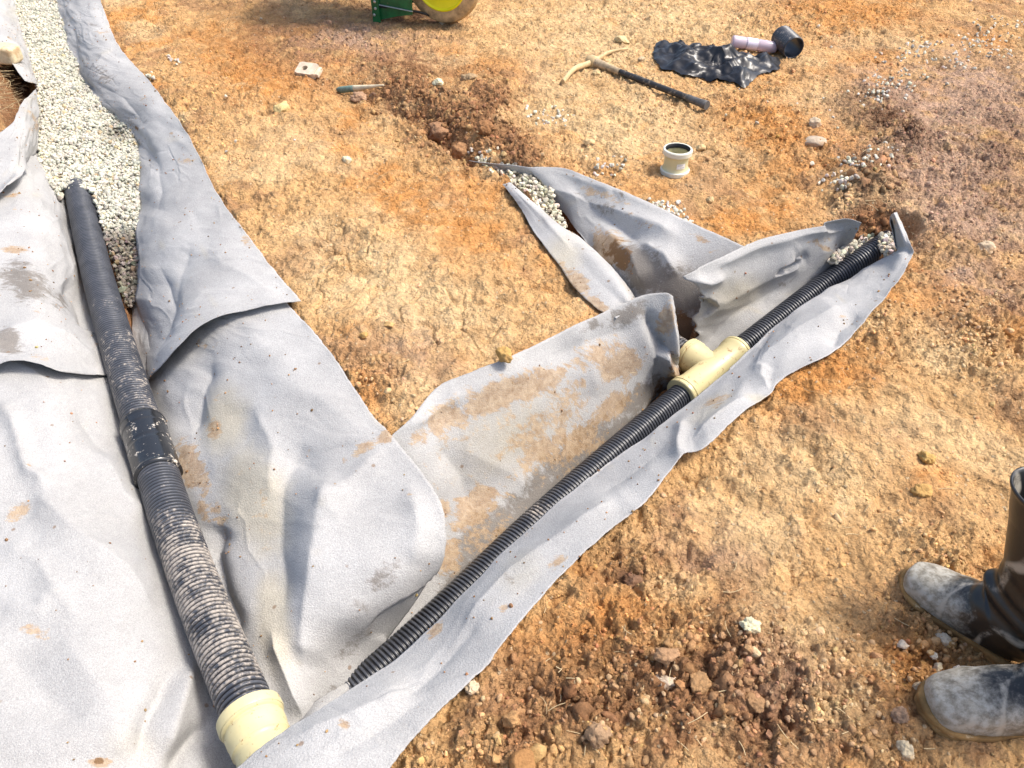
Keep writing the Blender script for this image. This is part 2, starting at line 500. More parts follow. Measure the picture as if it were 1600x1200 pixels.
    me = make_mesh('geotextile_sheet', g.reshape(-1, 3), F, True, {'stain': st.reshape(-1, 4)})
    o = put('geotextile_sheet', me, M_FAB, None, label, 'fabric', 'geotextile sheets lining the drain trenches')
    m = o.modifiers.new('thickness', 'SOLIDIFY'); m.thickness = 0.0018; m.offset = -1 if nrm_up(me) else 1
    SHEETS.append(g); STAIN_SHADE.append(st)
    return o
def nrm_up(me):
    return me.polygons[len(me.polygons) // 2].normal.z > 0

# lower left sheet
sheet('wide pale grey fabric sheet filling the lower left, along the left pipe',
  [[(-330,520,-.02),(0,510,-.05),(90,505,-.10),(176,522,-.30)],
   [(-330,640,-.02),(0,620,-.03),(100,615,-.08),(206,620,-.29)],
   [(-330,740,-.02),(0,720,-.03),(120,715,-.06),(230,720,-.27)],
   [(-330,840,-.02),(0,820,-.03),(140,820,-.06),(258,820,-.25)],
   [(-330,940,-.02),(0,930,-.03),(160,930,-.06),(296,920,-.24)],
   [(-360,1040,-.02),(0,1040,-.04),(180,1040,-.07),(332,1020,-.24)],
   [(-360,1140,-.02),(0,1140,-.05),(195,1130,-.09),(366,1110,-.24)],
   [(-360,1240,-.02),(0,1230,-.08),(200,1220,-.14),(372,1190,-.26)],
   [(-360,1420,-.02),(0,1390,-.08),(200,1360,-.14),(380,1300,-.28)]],
  creases=[([(0,635),(18,650),(30,690),(48,742),(80,760)],.014,12),([(150,700),(185,770),(225,820)],.012,18),([(120,640),(150,680),(180,710)],-.01,16),
           ([(60,770),(110,830),(190,900),(240,960)],.014,26),([(0,850),(60,880),(110,960)],.008,24),
           ([(270,1050),(240,1110),(215,1180)],-.018,14),([(300,1040),(280,1100),(255,1190)],.016,16),([(330,1120),(290,1170),(260,1210)],-.02,14),
           ([(0,1010),(60,1080),(130,1130)],-.008,40),([(100,1000),(170,1090),(200,1200)],.008,30),([(0,950),(60,955),(75,930)],.006,12)],
  stains_and_shade=[('R',25,800,34,14,-25,.62),('R',48,985,34,22,20,.62),('R',160,1190,22,10,0,1.0),('B',157,1187,9,6,0,1.0),('R',58,672,16,9,0,.6),('R',52,735,7,5,0,.9),('A',210,1160,60,50,0,.5)],
  wr=.0065, seed=11)
# upper left sheet
sheet('damp-patched pale fabric sheet left of the pipe top, lapping over the lower left sheet',
  [[(-220,290,.0),(-20,262,-.01),(28,246,-.06),(60,236,-.20)],
   [(-220,380,.0),(-10,360,-.02),(55,330,-.06),(98,305,-.24)],
   [(-220,470,.0),(0,440,-.02),(70,420,-.06),(122,400,-.28)],
   [(-220,540,.0),(10,520,-.02),(85,500,-.07),(147,490,-.27)],
   [(-220,600,.01),(15,572,-.01),(95,590,-.055),(176,590,-.24)]],
  creases=[([(0,520),(60,505),(110,530),(150,570)],.010,18),([(70,330),(95,380),(115,440)],.012,14),([(100,440),(125,470),(140,520)],-.014,12),([(0,575),(40,572),(80,585),(165,590)],.008,9)],
  stains_and_shade=[('G',35,440,60,36,25,.85),('G',12,535,34,26,20,.95),('R',22,388,24,8,0,.95),('R',20,304,18,6,0,.75),('R',62,560,28,10,25,.62),('G',100,470,30,25,40,.6)],
  lift=.006, wr=.004, seed=23)
sheet('smooth pale fabric fold beside the gravel at the far left edge',
  [[(-160,240,.03),(0,210,.015),(35,165,-.01),(57,142,-.08)],
   [(-160,310,.03),(0,262,.01),(40,212,-.02),(62,190,-.14)],
   [(-160,360,.03),(0,306,.012),(35,272,-.03),(58,242,-.17)]],
  creases=[([(0,306),(30,275),(56,244)],.010,7)], lift=.010, wr=.002, seed=31)
sheet('narrow pale fabric strip running along the gravel in the top left corner',
  [[(-90,-60,.02),(-30,-55,.0),(0,-50,-.04),(18,-50,-.16)],
   [(-70,0,.02),(-20,2,.0),(4,4,-.04),(24,6,-.16)],
   [(-30,50,.02),(4,52,.0),(20,54,-.05),(36,56,-.16)],
   [(6,84,.01),(26,88,-.01),(38,92,-.06),(52,98,-.17)],
   [(40,130,-.02),(48,132,-.05),(54,134,-.09),(62,136,-.18)]],
  lift=.012, wr=.002, seed=37, stains_and_shade=[('G',30,95,20,20,0,.6)])
# sheet between the two trenches
sheet('mud-stained pale fabric sheet spread between the two black pipes',
  [[(205,472,-.34),(290,475,-.10),(350,478,-.03),(400,478,-.01),(440,462,.0)],
   [(214,594,-.31),(320,570,-.10),(400,560,-.03),(460,555,.0),(522,560,.01)],
   [(236,694,-.28),(340,670,-.12),(430,650,-.04),(510,645,.0),(580,645,.01)],
   [(262,784,-.26),(365,760,-.13),(460,730,-.05),(550,715,-.01),(622,692,.012)],
   [(294,866,-.25),(395,840,-.14),(490,810,-.06),(590,790,-.03),(682,772,-.02)],
   [(328,938,-.24),(420,910,-.15),(510,890,-.09),(610,865,-.07),(697,845,-.09)],
   [(362,1018,-.235),(440,990,-.18),(520,965,-.14),(600,940,-.15),(668,915,-.21)],
   [(398,1090,-.235),(465,1060,-.22),(520,1035,-.25),(572,1008,-.28),(618,985,-.33)],
   [(455,1145,-.26),(478,1125,-.28),(505,1108,-.32),(532,1090,-.34),(558,1068,-.39)]],
  creases=[([(330,560),(310,620),(300,680)],-.014,14),([(345,820),(330,860),(345,920),(375,990)],-.02,14),([(470,690),(440,760),(430,850),(445,950)],-.014,26),
           ([(520,740),(500,830),(480,950),(470,1040)],.016,30),([(600,700),(540,760),(500,800)],.010,16),
           ([(400,640),(430,700),(420,780)],.012,22),([(470,1130),(450,1060),(430,990)],.014,12),([(640,760),(655,820),(640,880)],.010,18),([(560,690),(500,705),(460,720)],-.006,12)],
  stains_and_shade=[('R',302,732,26,52,-18,1.0),('R',335,672,14,20,0,.9),('R',318,800,14,26,-15,.85),('A',350,660,50,70,0,.9),('A',400,780,60,100,-10,1.0),('A',430,970,36,100,-8,1.0),
          ('R',565,702,26,14,-35,.85),('R',602,682,18,12,-30,.95),('R',540,720,14,10,0,.7),('R',640,775,10,5,0,.7),('G',560,1000,60,22,-45,.5),('R',530,765,6,5,0,.9),('A',600,650,30,30,0,.6),('R',345,830,20,60,-12,.62),('R',410,800,50,90,-8,.40),('R',500,690,70,20,-25,.40),('G',600,900,60,30,-50,.55),('G',560,960,60,30,-45,.6)],  # closing grey blobs paint shade into the lower right valley
  wr=.0045, seed=41)
sheet('long pale fabric sheet along the right of the gravel, square corner lying on soil',
  [[(78,-40,-.16),(104,-40,-.05),(125,-40,-.01),(144,-40,.0)],
   [(96,60,-.18),(125,60,-.06),(155,62,-.01),(182,66,.0)],
   [(126,145,-.18),(165,140,-.07),(205,137,-.02),(238,134,.0)],
   [(203,215,-.20),(232,213,-.09),(265,210,-.03),(293,212,.0)],
   [(207,310,-.26),(242,300,-.10),(295,300,-.03),(340,305,.0)],
   [(213,400,-.33),(252,385,-.11),(325,375,-.03),(387,370,.0)],
   [(222,480,-.33),(264,460,-.11),(350,440,-.02),(432,430,.0)],
   [(234,600,-.27),(272,555,-.10),(345,500,-.01),(472,472,.014)]],
  creases=[([(220,330),(232,420),(225,500)],.020,14),([(250,420),(262,480),(240,560)],-.014,14),([(300,380),(280,420),(255,500)],-.010,22),([(115,40),(118,110),(150,150)],-.012,10),([(150,130),(190,150),(220,190)],-.012,16),
           ([(170,80),(150,110),(130,130)],.012,14),([(240,240),(250,300),(240,340)],-.010,20),([(320,400),(380,430),(440,470)],.006,20),([(205,220),(222,230),(240,250)],-.008,10)],
  stains_and_shade=[('G',158,118,26,18,30,.62),('R',385,378,16,12,30,.75),('G',230,190,30,16,30,.4),('R',268,208,6,4,0,.8),('B',212,200,8,4,40,.7),('R',372,345,14,5,30,.6)],
  lift=.012, wr=.0035, seed=53)
# wall of the second trench
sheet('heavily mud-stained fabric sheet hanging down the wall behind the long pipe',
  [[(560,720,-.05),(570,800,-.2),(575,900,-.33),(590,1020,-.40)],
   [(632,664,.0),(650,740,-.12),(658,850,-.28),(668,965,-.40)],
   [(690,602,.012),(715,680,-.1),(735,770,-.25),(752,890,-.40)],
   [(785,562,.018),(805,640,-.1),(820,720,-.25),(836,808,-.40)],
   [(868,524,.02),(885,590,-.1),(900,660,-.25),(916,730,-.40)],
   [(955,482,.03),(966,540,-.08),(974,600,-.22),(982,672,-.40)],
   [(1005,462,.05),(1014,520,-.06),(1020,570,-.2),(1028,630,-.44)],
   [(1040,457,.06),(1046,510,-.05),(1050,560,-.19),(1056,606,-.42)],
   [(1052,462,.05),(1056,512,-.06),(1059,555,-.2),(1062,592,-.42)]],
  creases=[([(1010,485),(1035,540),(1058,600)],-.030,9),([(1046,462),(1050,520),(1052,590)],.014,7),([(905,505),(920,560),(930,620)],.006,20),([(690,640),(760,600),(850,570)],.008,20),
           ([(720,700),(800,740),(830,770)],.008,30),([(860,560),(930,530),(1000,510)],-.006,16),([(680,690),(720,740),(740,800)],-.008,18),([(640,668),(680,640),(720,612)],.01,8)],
  stains_and_shade=[('R',820,660,260,120,-30,.46),('R',800,610,130,34,-20,.95),('R',850,660,120,40,-35,.70),('R',930,560,80,40,-25,.75),('R',690,660,70,34,-30,.80),('R',968,572,46,30,-20,1.0),('R',1040,500,16,40,10,.95),('R',1052,585,16,24,0,1.0),('R',950,640,70,24,-35,.85),('R',850,700,90,30,-40,.80),
          ('R',745,790,70,34,-45,.90),('R',690,800,22,30,0,.7),('G',985,492,50,26,-15,.85),('G',930,510,30,14,-20,.7),('G',770,850,110,60,-45,1.1),('R',760,840,90,60,-45,.62),('B',800,830,70,20,-42,.45),('G',730,905,70,26,-45,1.3),('G',840,790,80,24,-42,1.3),('G',950,690,80,22,-40,1.3),('R',700,870,40,40,-45,.8),('B',1000,650,40,14,-40,.6),('G',900,710,130,40,-40,1.0),('R',900,690,110,50,-40,.70),('G',1000,620,60,26,-40,.95),  # wet and brown strips beside the pipe also paint in the wall's shade
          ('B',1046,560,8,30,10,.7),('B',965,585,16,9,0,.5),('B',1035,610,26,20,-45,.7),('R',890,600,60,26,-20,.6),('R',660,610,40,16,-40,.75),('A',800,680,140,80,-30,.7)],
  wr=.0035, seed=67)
# branch trench
sheet('fabric sheet on the far bank of the side trench, brown and damp below',
  [[(732,253,.004),(752,257,-.01),(768,262,-.02),(782,270,-.04)],
   [(815,262,.012),(832,275,-.02),(848,292,-.06),(862,314,-.10)],
   [(880,266,.018),(892,300,-.04),(900,332,-.09),(906,368,-.145)],
   [(950,292,.018),(948,330,-.045),(945,372,-.11),(942,416,-.19)],
   [(1020,322,.012),(1007,365,-.05),(995,412,-.13),(987,464,-.25)],
   [(1085,352,.01),(1067,400,-.06),(1052,452,-.16),(1032,514,-.32)],
   [(1165,388,.0),(1132,430,-.08),(1102,482,-.20),(1076,550,-.40)]],
  creases=[([(820,275),(900,310),(1000,345),(1060,370)],.018,16),([(900,300),(960,350),(1000,380)],-.016,18),([(1000,380),(1040,400),(1060,430)],.02,14),([(940,350),(990,400),(1010,450)],.02,18),([(870,270),(960,300),(1040,335)],.006,8)],
  stains_and_shade=[('R',950,392,40,40,40,.95),('B',975,405,40,30,45,.75),('G',1000,420,70,40,40,1.0),('B',1062,512,30,28,0,1.0),('R',1095,372,22,9,30,.85),('R',940,305,70,10,20,.62),('G',950,330,80,18,25,.5),('R',1000,350,60,12,25,.5),('G',1060,460,60,60,0,.9)],
  lift=.006, wr=.004, seed=83)
sheet('narrow fabric strip on the near bank of the side trench, muddy at its foot',
  [[(785,290,.0),(791,289,.008),(797,287,.006),(802,291,-.03)],
   [(810,322,.0),(819,320,.012),(828,318,.010),(836,325,-.06)],
   [(836,368,.0),(849,358,.014),(862,347,.010),(870,353,-.10)],
   [(868,408,.0),(887,392,.014),(905,375,.010),(913,381,-.14)],
   [(900,455,.0),(923,434,.014),(944,412,.010),(953,417,-.18)],
   [(935,485,.0),(955,466,.012),(972,446,.006),(982,452,-.22)],
   [(962,500,-.004),(978,487,-.002),(990,476,-.01),(1000,482,-.24)]],
  creases=[([(800,295),(850,345),(900,400)],.006,8)],
  stains_and_shade=[('R',900,440,34,20,45,.95),('R',935,480,30,16,40,.95),('A',880,400,40,40,0,.8),('R',880,415,20,12,45,.7)],
  lift=.006, wr=.002, seed=91, res=.008)
sheet('torn-edged fabric flap behind the far pipe, folded over the bank',
  [[(1066,434,.025),(1096,466,-.09),(1086,512,-.24),(1100,568,-.38)],
   [(1110,412,.035),(1125,455,-.10),(1128,500,-.24),(1138,548,-.36)],
   [(1180,378,.035),(1190,420,-.08),(1190,460,-.2),(1188,514,-.31)],
   [(1250,360,.035),(1250,395,-.05),(1246,425,-.14),(1242,468,-.25)],
   [(1300,350,.045),(1302,366,-.01),(1298,390,-.07),(1292,428,-.19)],
   [(1322,345,.05),(1326,357,.01),(1322,368,-.03),(1312,400,-.14)],
   [(1345,350,.045),(1342,358,.02),(1338,364,.0),(1330,378,-.06)]],
  creases=[([(1075,436),(1100,440),(1130,430)],.018,9),([(1095,470),(1130,470),(1190,440),(1260,400)],.010,18),([(1100,545),(1150,490),(1220,450)],-.012,18),([(1240,405),(1250,402),(1262,400)],-.010,10),([(1110,420),(1180,385),(1260,364),(1330,348)],.010,8)],
  stains_and_shade=[('A',1150,460,60,40,-20,.8),('G',1220,440,40,20,-25,.45),('R',1270,375,30,8,-10,.55)],
  lift=.006, wr=.004, seed=97, torn=.020)
# front sheet
F_ROWS = [((300,1262,-.0),(540,1300,.02)),((430,1157,-.0),(622,1185,.03)),((540,1087,-.03),(702,1098,.03)),((640,1016,-.09),(768,1032,.03)),
  ((712,948,-.09),(818,966,.03)),((782,876,-.095),(885,892,.03)),((862,798,-.10),(956,828,.03)),((932,738,-.10),(1012,776,.03)),((1006,686,-.10),(1064,713,.035)),
  ((1066,641,-.10),(1102,704,.035)),((1112,602,-.10),(1144,664,.03)),((1157,564,-.095),(1196,622,.03)),((1212,510,-.09),(1228,588,.03)),((1272,468,-.08),(1306,549,.035)),
  ((1330,434,-.09),(1358,494,.03)),((1380,410,-.06),(1396,448,.03)),((1398,392,-.01),(1424,404,.04)),((1396,362,.05),(1424,384,.07)),((1391,334,.11),(1398,334,.115))]
rows = []
for i, (lip, out) in enumerate(F_ROWS):
    L, O = np.array(lip, float), np.array(out, float)
    drop = min(0.26, max(0.03, 0.26 if i < 13 else 0.26 - 0.06 * (i - 12)))
    zp = float(np.interp(L[0], [508, 606, 708, 840, 972, 1070, 1112, 1160, 1262, 1345], [-.36, -.345, -.335, -.325, -.315, -.31, -.305, -.285, -.21, -.13]))
    if 2 <= i <= 13: floor_ = (L[0] - 8, L[1] - 12, zp - .05)
    else: floor_ = (L[0] - 1 + (6 if i < 14 else 2), L[1] + (62 if i < 14 else 15), L[2] - drop - .012)
    r = [floor_, (L[0] - 2 + (6 if i < 14 else 2), L[1] + (60 if i < 14 else 14), L[2] - drop), (L[0] + 1, L[1] + 6, L[2] - 0.035)]
    for t in (0.10, 0.45, 0.8, 1.0):
        p = L * (1 - t) + O * t
        bow = 0.018 * math.sin(math.pi * min(1, t * 1.1))
        r.append((p[0], p[1], p[2] + bow))
    r[3] = (L[0] + 2, L[1] + 2, L[2])
    rows.append(r)
sheet('long clean fabric sheet in front of the long pipe, pointed tip standing up far right',
  rows,
  creases=[([(700,1010),(800,900),(900,830),(960,780)],.012,22),([(620,1090),(690,1030),(760,960)],-.010,24),([(930,770),(990,730),(1040,690)],-.008,20),([(1080,690),(1130,650),(1180,620)],.010,14),
           ([(1062,712),(1060,690),(1070,660)],.012,10),([(1200,610),(1190,590),(1195,570)],.010,12),([(1180,570),(1250,520),(1330,470)],.010,18),([(1300,545),(1310,520),(1340,490)],-.010,14),([(1330,440),(1390,410),(1420,395)],.012,10),
           ([(450,1160),(560,1120),(640,1070)],.008,18),([(500,1190),(580,1150),(660,1090)],-.006,18)],
  stains_and_shade=[('R',868,885,26,12,-30,.66),('R',1122,628,34,14,-20,.68),('R',682,985,7,18,40,1.0),('R',960,705,26,14,-30,.5),('R',790,955,18,10,-40,.62),('A',820,900,70,50,-40,.5),('A',1110,640,60,30,-30,.6),('R',690,1040,12,6,0,.5),('R',1050,690,18,6,-20,.55),('A',1190,625,30,10,0,.8)],
  lift=.004, wr=.0038, seed=103)
# scraps showing between the pipe ends
sheet('folded grey fabric scrap in the shade below the cream end socket',
  [[(470,1120,-.30),(500,1095,-.28),(545,1070,-.33),(590,1040,-.42)],
   [(450,1160,-.24),(490,1130,-.24),(530,1100,-.30),(580,1060,-.40)],
   [(420,1230,-.30),(470,1190,-.30),(520,1150,-.34),(570,1100,-.42)]],
  wr=.003, seed=111, res=.008, lift=.01)

# ================================================================== GROUND
# trench lines in plan, with the level of their floor
PIPE1_C = [(121,297,-.217),(124,308,-.215),(150,420,-.21),(178,520,-.20),(206,612,-.19),(238,712,-.18),(262,790,-.165),(290,870,-.155),(326,965,-.145),(366,1060,-.135),(392,1122,-.13)]
PIPE2_C = [(508,1116,-.36),(606,1034,-.345),(708,940,-.335),(840,813,-.325),(972,696,-.315),(1070,613,-.31),(1112,577,-.305),(1160,543,-.285),(1262,464,-.21),(1345,405,-.13),(1392,374,-.095)]
pipe1 = np.array([at(*p) for p in PIPE1_C])
pipe2 = np.array([at(*p) for p in PIPE2_C])
tr1 = np.vstack([at(40, -120, -.25), at(60, 0, -.25), at(85, 150, -.27), pipe1])
tr2 = np.vstack([at(440, 1200, -.36), pipe2])
tr3 = np.array([at(1100, 585, -.35), at(1050, 530, -.31), at(990, 470, -.24), at(905, 372, -.14), at(845, 312, -.09), at(790, 276, -.045)]) - np.array([[0, 0, 0], [0, 0, .06], [0, 0, .13], [0, 0, .12], [0, 0, .03], [0, 0, 0]])
tr0 = np.array([at(40, -150, -.23), at(58, 0, -.23), at(88, 110, -.23), at(132, 200, -.24), at(150, 290, -.26)])
def halfw(y): return np.maximum(1.05, 0.92 + 0.50 * y)
ss = list(np.linspace(-1, 1, 860)); st = ss[1] - ss[0]; a = 1.0
outer = []
while a < 14: st *= 1.25; a += st; outer.append(a)
ss = np.array([-v for v in outer[::-1]] + ss + outer)
yy, y_ = [], 0.50
while y_ < 6.3:
    yy.append(y_); y_ += 0.0034 + 0.0017 * max(0, y_ - 0.6)
st = 0.01; a = yy[0]; lo = []
while a > -50: st *= 1.25; a -= st; lo.append(a)
st = 0.02; a = yy[-1]; hi = []
while a < 70: st *= 1.25; a += st; hi.append(a)
ys = np.array(lo[::-1] + yy + hi)
X = ss[None, :] * halfw(ys)[:, None]
Y = np.repeat(ys[:, None], len(ss), 1)
U, V = project(X, Y, 0 * X)
core = (X > -4.2) & (X < 4.2) & (Y > 0.2) & (Y < 6.8)
farfade = np.clip(1.5 - np.hypot(X, Y - 3) / 20, 0.0, 1)

def blobs(lst):
    r = np.zeros(X.shape)
    for b in lst:
        amt = b[5] if len(b) > 5 else 1.0
        r = np.maximum(r, amt * blob(U, V, *b[:5]))
    return r
wob = fbm(X * 3.5, Y * 3.5, 77, 3) * 0.45
CRUMBLY = blobs([(1060,1080,260,130,0),(1250,1100,160,110,0),(760,1180,140,60,-20),(1450,990,90,90,30),(690,190,110,42,35,1.0),(770,190,40,70,20,.9),(810,245,50,44,35,.95),(740,215,70,36,35,1.0),(1375,335,70,50,50,1.0),(1430,360,50,40,40,.8),(640,140,90,30,20,.8),(560,90,110,50,0,.5),
  (1390,215,90,60,35,.9),(1360,320,60,50,60,1.0),(1500,300,110,130,20,.7),(1540,520,80,60,30,.8),(1050,140,130,90,0,.35),(1200,200,140,90,20,.5),(330,160,60,90,40,.5),(20,140,40,50,0,1.0),(880,890,60,30,-45,.6),
  (600,590,60,40,0,.5),(1360,520,80,40,0,.7),(1000,900,70,40,20,.6),(1250,30,160,30,0,.6),(1480,880,60,60,0,.7),(1000,20,120,30,0,.4)])
CRUMBLY = np.clip(CRUMBLY + wob * 0.7 * (CRUMBLY + 0.25), 0, 1)
RVAR = 0.55 + 0.75 * sstep(-0.45, 0.5, fbm(X * 1.9, Y * 1.9, 81, 3))
SMOOTHY = blobs([(620,450,190,110,20),(1330,680,180,110,10),(1150,800,130,80,0,.8),(560,330,150,80,20,.6),(900,380,60,90,30)])
T = 0.016 * fbm(X * 1.1, Y * 1.1, 5, 3) * farfade + 0.014 * fbm(X * 5, Y * 5, 6, 3) + 0.013 * fbm(X * 8 + 0.25 * fbm(X * 9, Y * 9, 12, 2), Y * 8, 13, 2) * RVAR - 0.010 * np.abs(fbm(X * 11, Y * 11, 14, 3, .55)) * RVAR + 0.0095 * fbm(X * 17, Y * 17, 9, 4, .55) * (1 - 0.55 * SMOOTHY) * RVAR - 0.0085 * np.abs(fbm(X * 28, Y * 28, 10, 4, .6)) * (1.3 - 0.8 * SMOOTHY) * RVAR
# mounds and hollows
for u, v, ru, rv, a_, h in [(680,160,120,30,30,.05),(755,170,40,60,25,.06),(1355,300,50,34,40,.055),(1400,230,70,40,35,.04),(1100,1010,220,60,10,.03),(1200,640,140,40,-20,.03),(900,950,60,70,-45,.02),
    (1020,905,60,22,10,-.025),(1320,960,70,60,30,-.015),(1480,960,70,60,30,-.02),(470,190,120,60,40,.03),(620,380,160,60,25,.02),(570,180,90,16,35,-.03),(1480,390,60,24,30,.03),(1160,120,120,40,10,-.015),
    (1310,75,90,14,10,-.02),(1460,95,40,10,20,-.03),(20,140,40,60,0,.05),(1350,640,120,70,0,.025)]:
    T += h * blob(U, V, u, v, ru, rv, a_)
# clods pressed together in the crumbly places
for sc_, amp, sd_ in ((14, .034, 201), (31, .022, 211), (62, .012, 221), (125, .0055, 231)):
    wx, wy = X + 0.016 * fbm(X * 26, Y * 26, 7, 3), Y + 0.016 * fbm(X * 26, Y * 26, 8, 3)
    f1, f2, cid = worley(wx * sc_, wy * sc_, sd_)
    dome = np.clip(1 - (f1 / 0.66) ** 2, -0.55, 1) * (0.35 + 0.85 * cid)
    w = CRUMBLY ** 1.3 if sc_ < 40 else np.clip(CRUMBLY + 0.46 * RVAR * 0.75 - 0.20 * SMOOTHY, 0, 1)
    T += amp * dome * w * core
# drying cracks on the compacted parts
f1, f2, cid = worley(X * 6 + 0.5 * perlin(X * 9, Y * 9, 3), Y * 6 + 0.5 * perlin(X * 9, Y * 9, 4), 305)
crack = np.exp(-((f2 - f1) / 0.045) ** 2) * sstep(0.0, 0.35, perlin(X * 2.3, Y * 2.3, 33) + 0.1)
T -= 0.020 * crack * core * (0.35 + 0.65 * SMOOTHY)
f1, f2, cid = worley(X * 16 + 0.5 * fbm(X * 14, Y * 14, 83, 2), Y * 16 + 0.5 * fbm(X * 14, Y * 14, 84, 2), 315)
T -= 0.009 * np.exp(-((f2 - f1) / 0.07) ** 2) * sstep(0.05, 0.4, perlin(X * 3.1, Y * 3.1, 37)) * core
# furrow where the side trench is already backfilled
dist, par = polydist(X, Y, [at(770, 262)[:2], at(715, 235)[:2], at(665, 200)[:2], at(600, 165)[:2], at(520, 138)[:2], at(440, 100)[:2]])
T -= 0.03 * np.exp(-(dist / 0.03) ** 2) * sstep(5, 0.5, par) * (0.6 + 0.8 * np.abs(perlin(X * 9, Y * 9, 41)))
# cut edge: the ground drops on the far side of this line
EDGE = np.array([at(u, v)[:2] for u, v in [(735,262),(712,246),(688,222),(655,198),(612,172),(560,150),(500,132),(430,105)]])
ewx, ewy = X + 0.02 * fbm(X * 11, Y * 11, 43, 3), Y + 0.02 * fbm(X * 11, Y * 11, 44, 3)
dist, par = polydist(ewx, ewy, EDGE)
k0 = np.clip(par.astype(int), 0, len(EDGE) - 2)
dv_ = EDGE[k0 + 1] - EDGE[k0]
side = (ewx - EDGE[k0][..., 0]) * dv_[..., 1] - (ewy - EDGE[k0][..., 1]) * dv_[..., 0]
sd_ = dist * np.sign(side)
T -= 0.075 * sstep(-0.006, 0.016, sd_) * np.exp(-(np.maximum(sd_, 0) / 0.16) ** 2) * sstep(7.0, 3.5, par) * sstep(0.0, 0.3, par)
dist, par = polydist(X, Y, [at(1005, 452)[:2], at(1040, 462)[:2]])
T -= 0.25 * np.exp(-(dist / 0.06) ** 4)
for line, dep, wd in (([(655,195),(690,222),(712,245)], .07, .018), ([(1238,880),(1243,905),(1275,890)], .012, .008), ([(865,945),(885,935)], .03, .012), ([(1440,90),(1475,97)], .03, .02), ([(1100,660),(1103,690)],.01,.006)):
    dist, par = polydist(X, Y, [at(*p)[:2] for p in line])
    T -= dep * np.exp(-(dist / wd) ** 2)
for u, v, ang, L_, w_, dep in [(1250,700,-35,.22,.05,.014),(1360,640,-20,.26,.06,.013),(1180,790,-50,.20,.05,.012),(560,420,20,.26,.07,.014),(700,470,35,.24,.06,.013),(480,300,40,.28,.07,.013),(640,360,30,.24,.06,.014),(900,120,10,.26,.07,.013),(1120,60,-10,.28,.08,.012),(1480,640,30,.24,.06,.013),(1320,400,20,.26,.08,.012),(420,60,30,.3,.08,.013)]:
    c0_ = at(u, v); a_ = math.radians(ang)
    lx, ly = (X - c0_[0]) * math.cos(a_) + (Y - c0_[1]) * math.sin(a_), -(X - c0_[0]) * math.sin(a_) + (Y - c0_[1]) * math.cos(a_)
    e_ = (lx / (L_ / 2)) ** 2 + (ly / (w_ * (0.85 + 0.3 * (lx > 0)))) ** 2
    T += -dep * np.exp(-e_ ** 2) + 0.45 * dep * np.exp(-((e_ - 1.7) / 0.6) ** 2)
T_OPEN = T.copy()
def carve(T, line, hw, slope):
    dist, par = polydist(X, Y, line)
    fl = np.interp(par, np.arange(len(line)), line[:, 2])
    if not np.isscalar(hw): hw = np.interp(par, np.arange(len(hw)), hw)
    return np.minimum(T, fl + np.maximum(0, dist - hw) * slope)
TR = carve(T, np.column_stack([tr1[:, :2], tr1[:, 2] - 0.075]), 0.10, 2.6)
TR = carve(TR, np.column_stack([tr0[:, :2], tr0[:, 2]]), 0.17, 3.0)
TR = carve(TR, np.column_stack([tr2[:-2, :2], tr2[:-2, 2] - 0.055]), np.array([.10]*9 + [.10]), 7.0)
TR = carve(TR, np.array([at(985, 450, -.25), at(1010, 458, -.30), at(1040, 470, -.33)]), 0.07, 8.0)
TR = np.where(np.hypot(X - .525, Y - 2.36) < .085, np.minimum(TR, -.17), TR)
end_ = np.array([at(1262, 464, -.22), at(1345, 405, -.14), at(1372, 387, -.10)])
TR = carve(TR, end_, 0.06, 1.6)
TR = carve(TR, np.column_stack([tr3[:, :2], tr3[:, 2] - 0.045]), 0.05, 6.0)
# ---- bed of the gravel in the left trench
gpoly_px = [(10,-60),(18,-20),(26,50),(46,98),(58,140),(56,235),(70,282),(96,306),(108,350),(116,400),(124,430),(160,445),(194,428),(206,380),(212,330),(216,240),(206,198),(150,152),(122,118),(122,76),(102,52),(94,-20),(90,-60)]
gpoly = np.array([at(u, v, -.15)[:2] for u, v in gpoly_px])
lo_, hi_ = gpoly.min(0), gpoly.max(0)
def gravel_level(x, y):
    u, v = project(x, y, 0 * x - 0.17)
    z = -0.145 - 0.035 * sstep(120, 280, v) - 0.11 * sstep(310, 440, v) - 0.02 * sstep(60, 0, u)
    return z + 0.012 * perlin(x * 9, y * 9, 5) + 0.03 * blob(u, v, 130, 210, 60, 70) - 0.05 * blob(u, v, 178, 208, 16, 9)
TR = np.where(inpoly(X, Y, gpoly), np.minimum(TR, gravel_level(X, Y) - 0.045), TR)
# press the ground down under the sheets
CL = np.full(X.shape, 1e3)
for g in SHEETS:
    for fr in np.linspace(0, 1, 4, endpoint=False):
        for fc in np.linspace(0, 1, 4, endpoint=False):
            a = g[:-1, :-1] * (1 - fr) + g[1:, :-1] * fr
            b = g[:-1, 1:] * (1 - fr) + g[1:, 1:] * fr
            p = (a * (1 - fc) + b * fc).reshape(-1, 3)
            i = np.clip(np.searchsorted(ys, p[:, 1]), 1, len(ys) - 1); j = np.clip(np.searchsorted(ss, p[:, 0] / halfw(p[:, 1])), 1, len(ss) - 1)
            for di in (0, 1):
                for dj in (0, 1):
                    np.minimum.at(CL, (i - di, j - dj), p[:, 2] - 0.012)
SHMASK = CL < 100
def minfilt(A):
    B = A.copy()
    for s_ in (1, -1):
        B = np.minimum(B, np.roll(A, s_, 0)); B = np.minimum(B, np.roll(A, s_, 1))
    return B
CL = minfilt(CL)
drop = np.maximum(0, TR - CL)
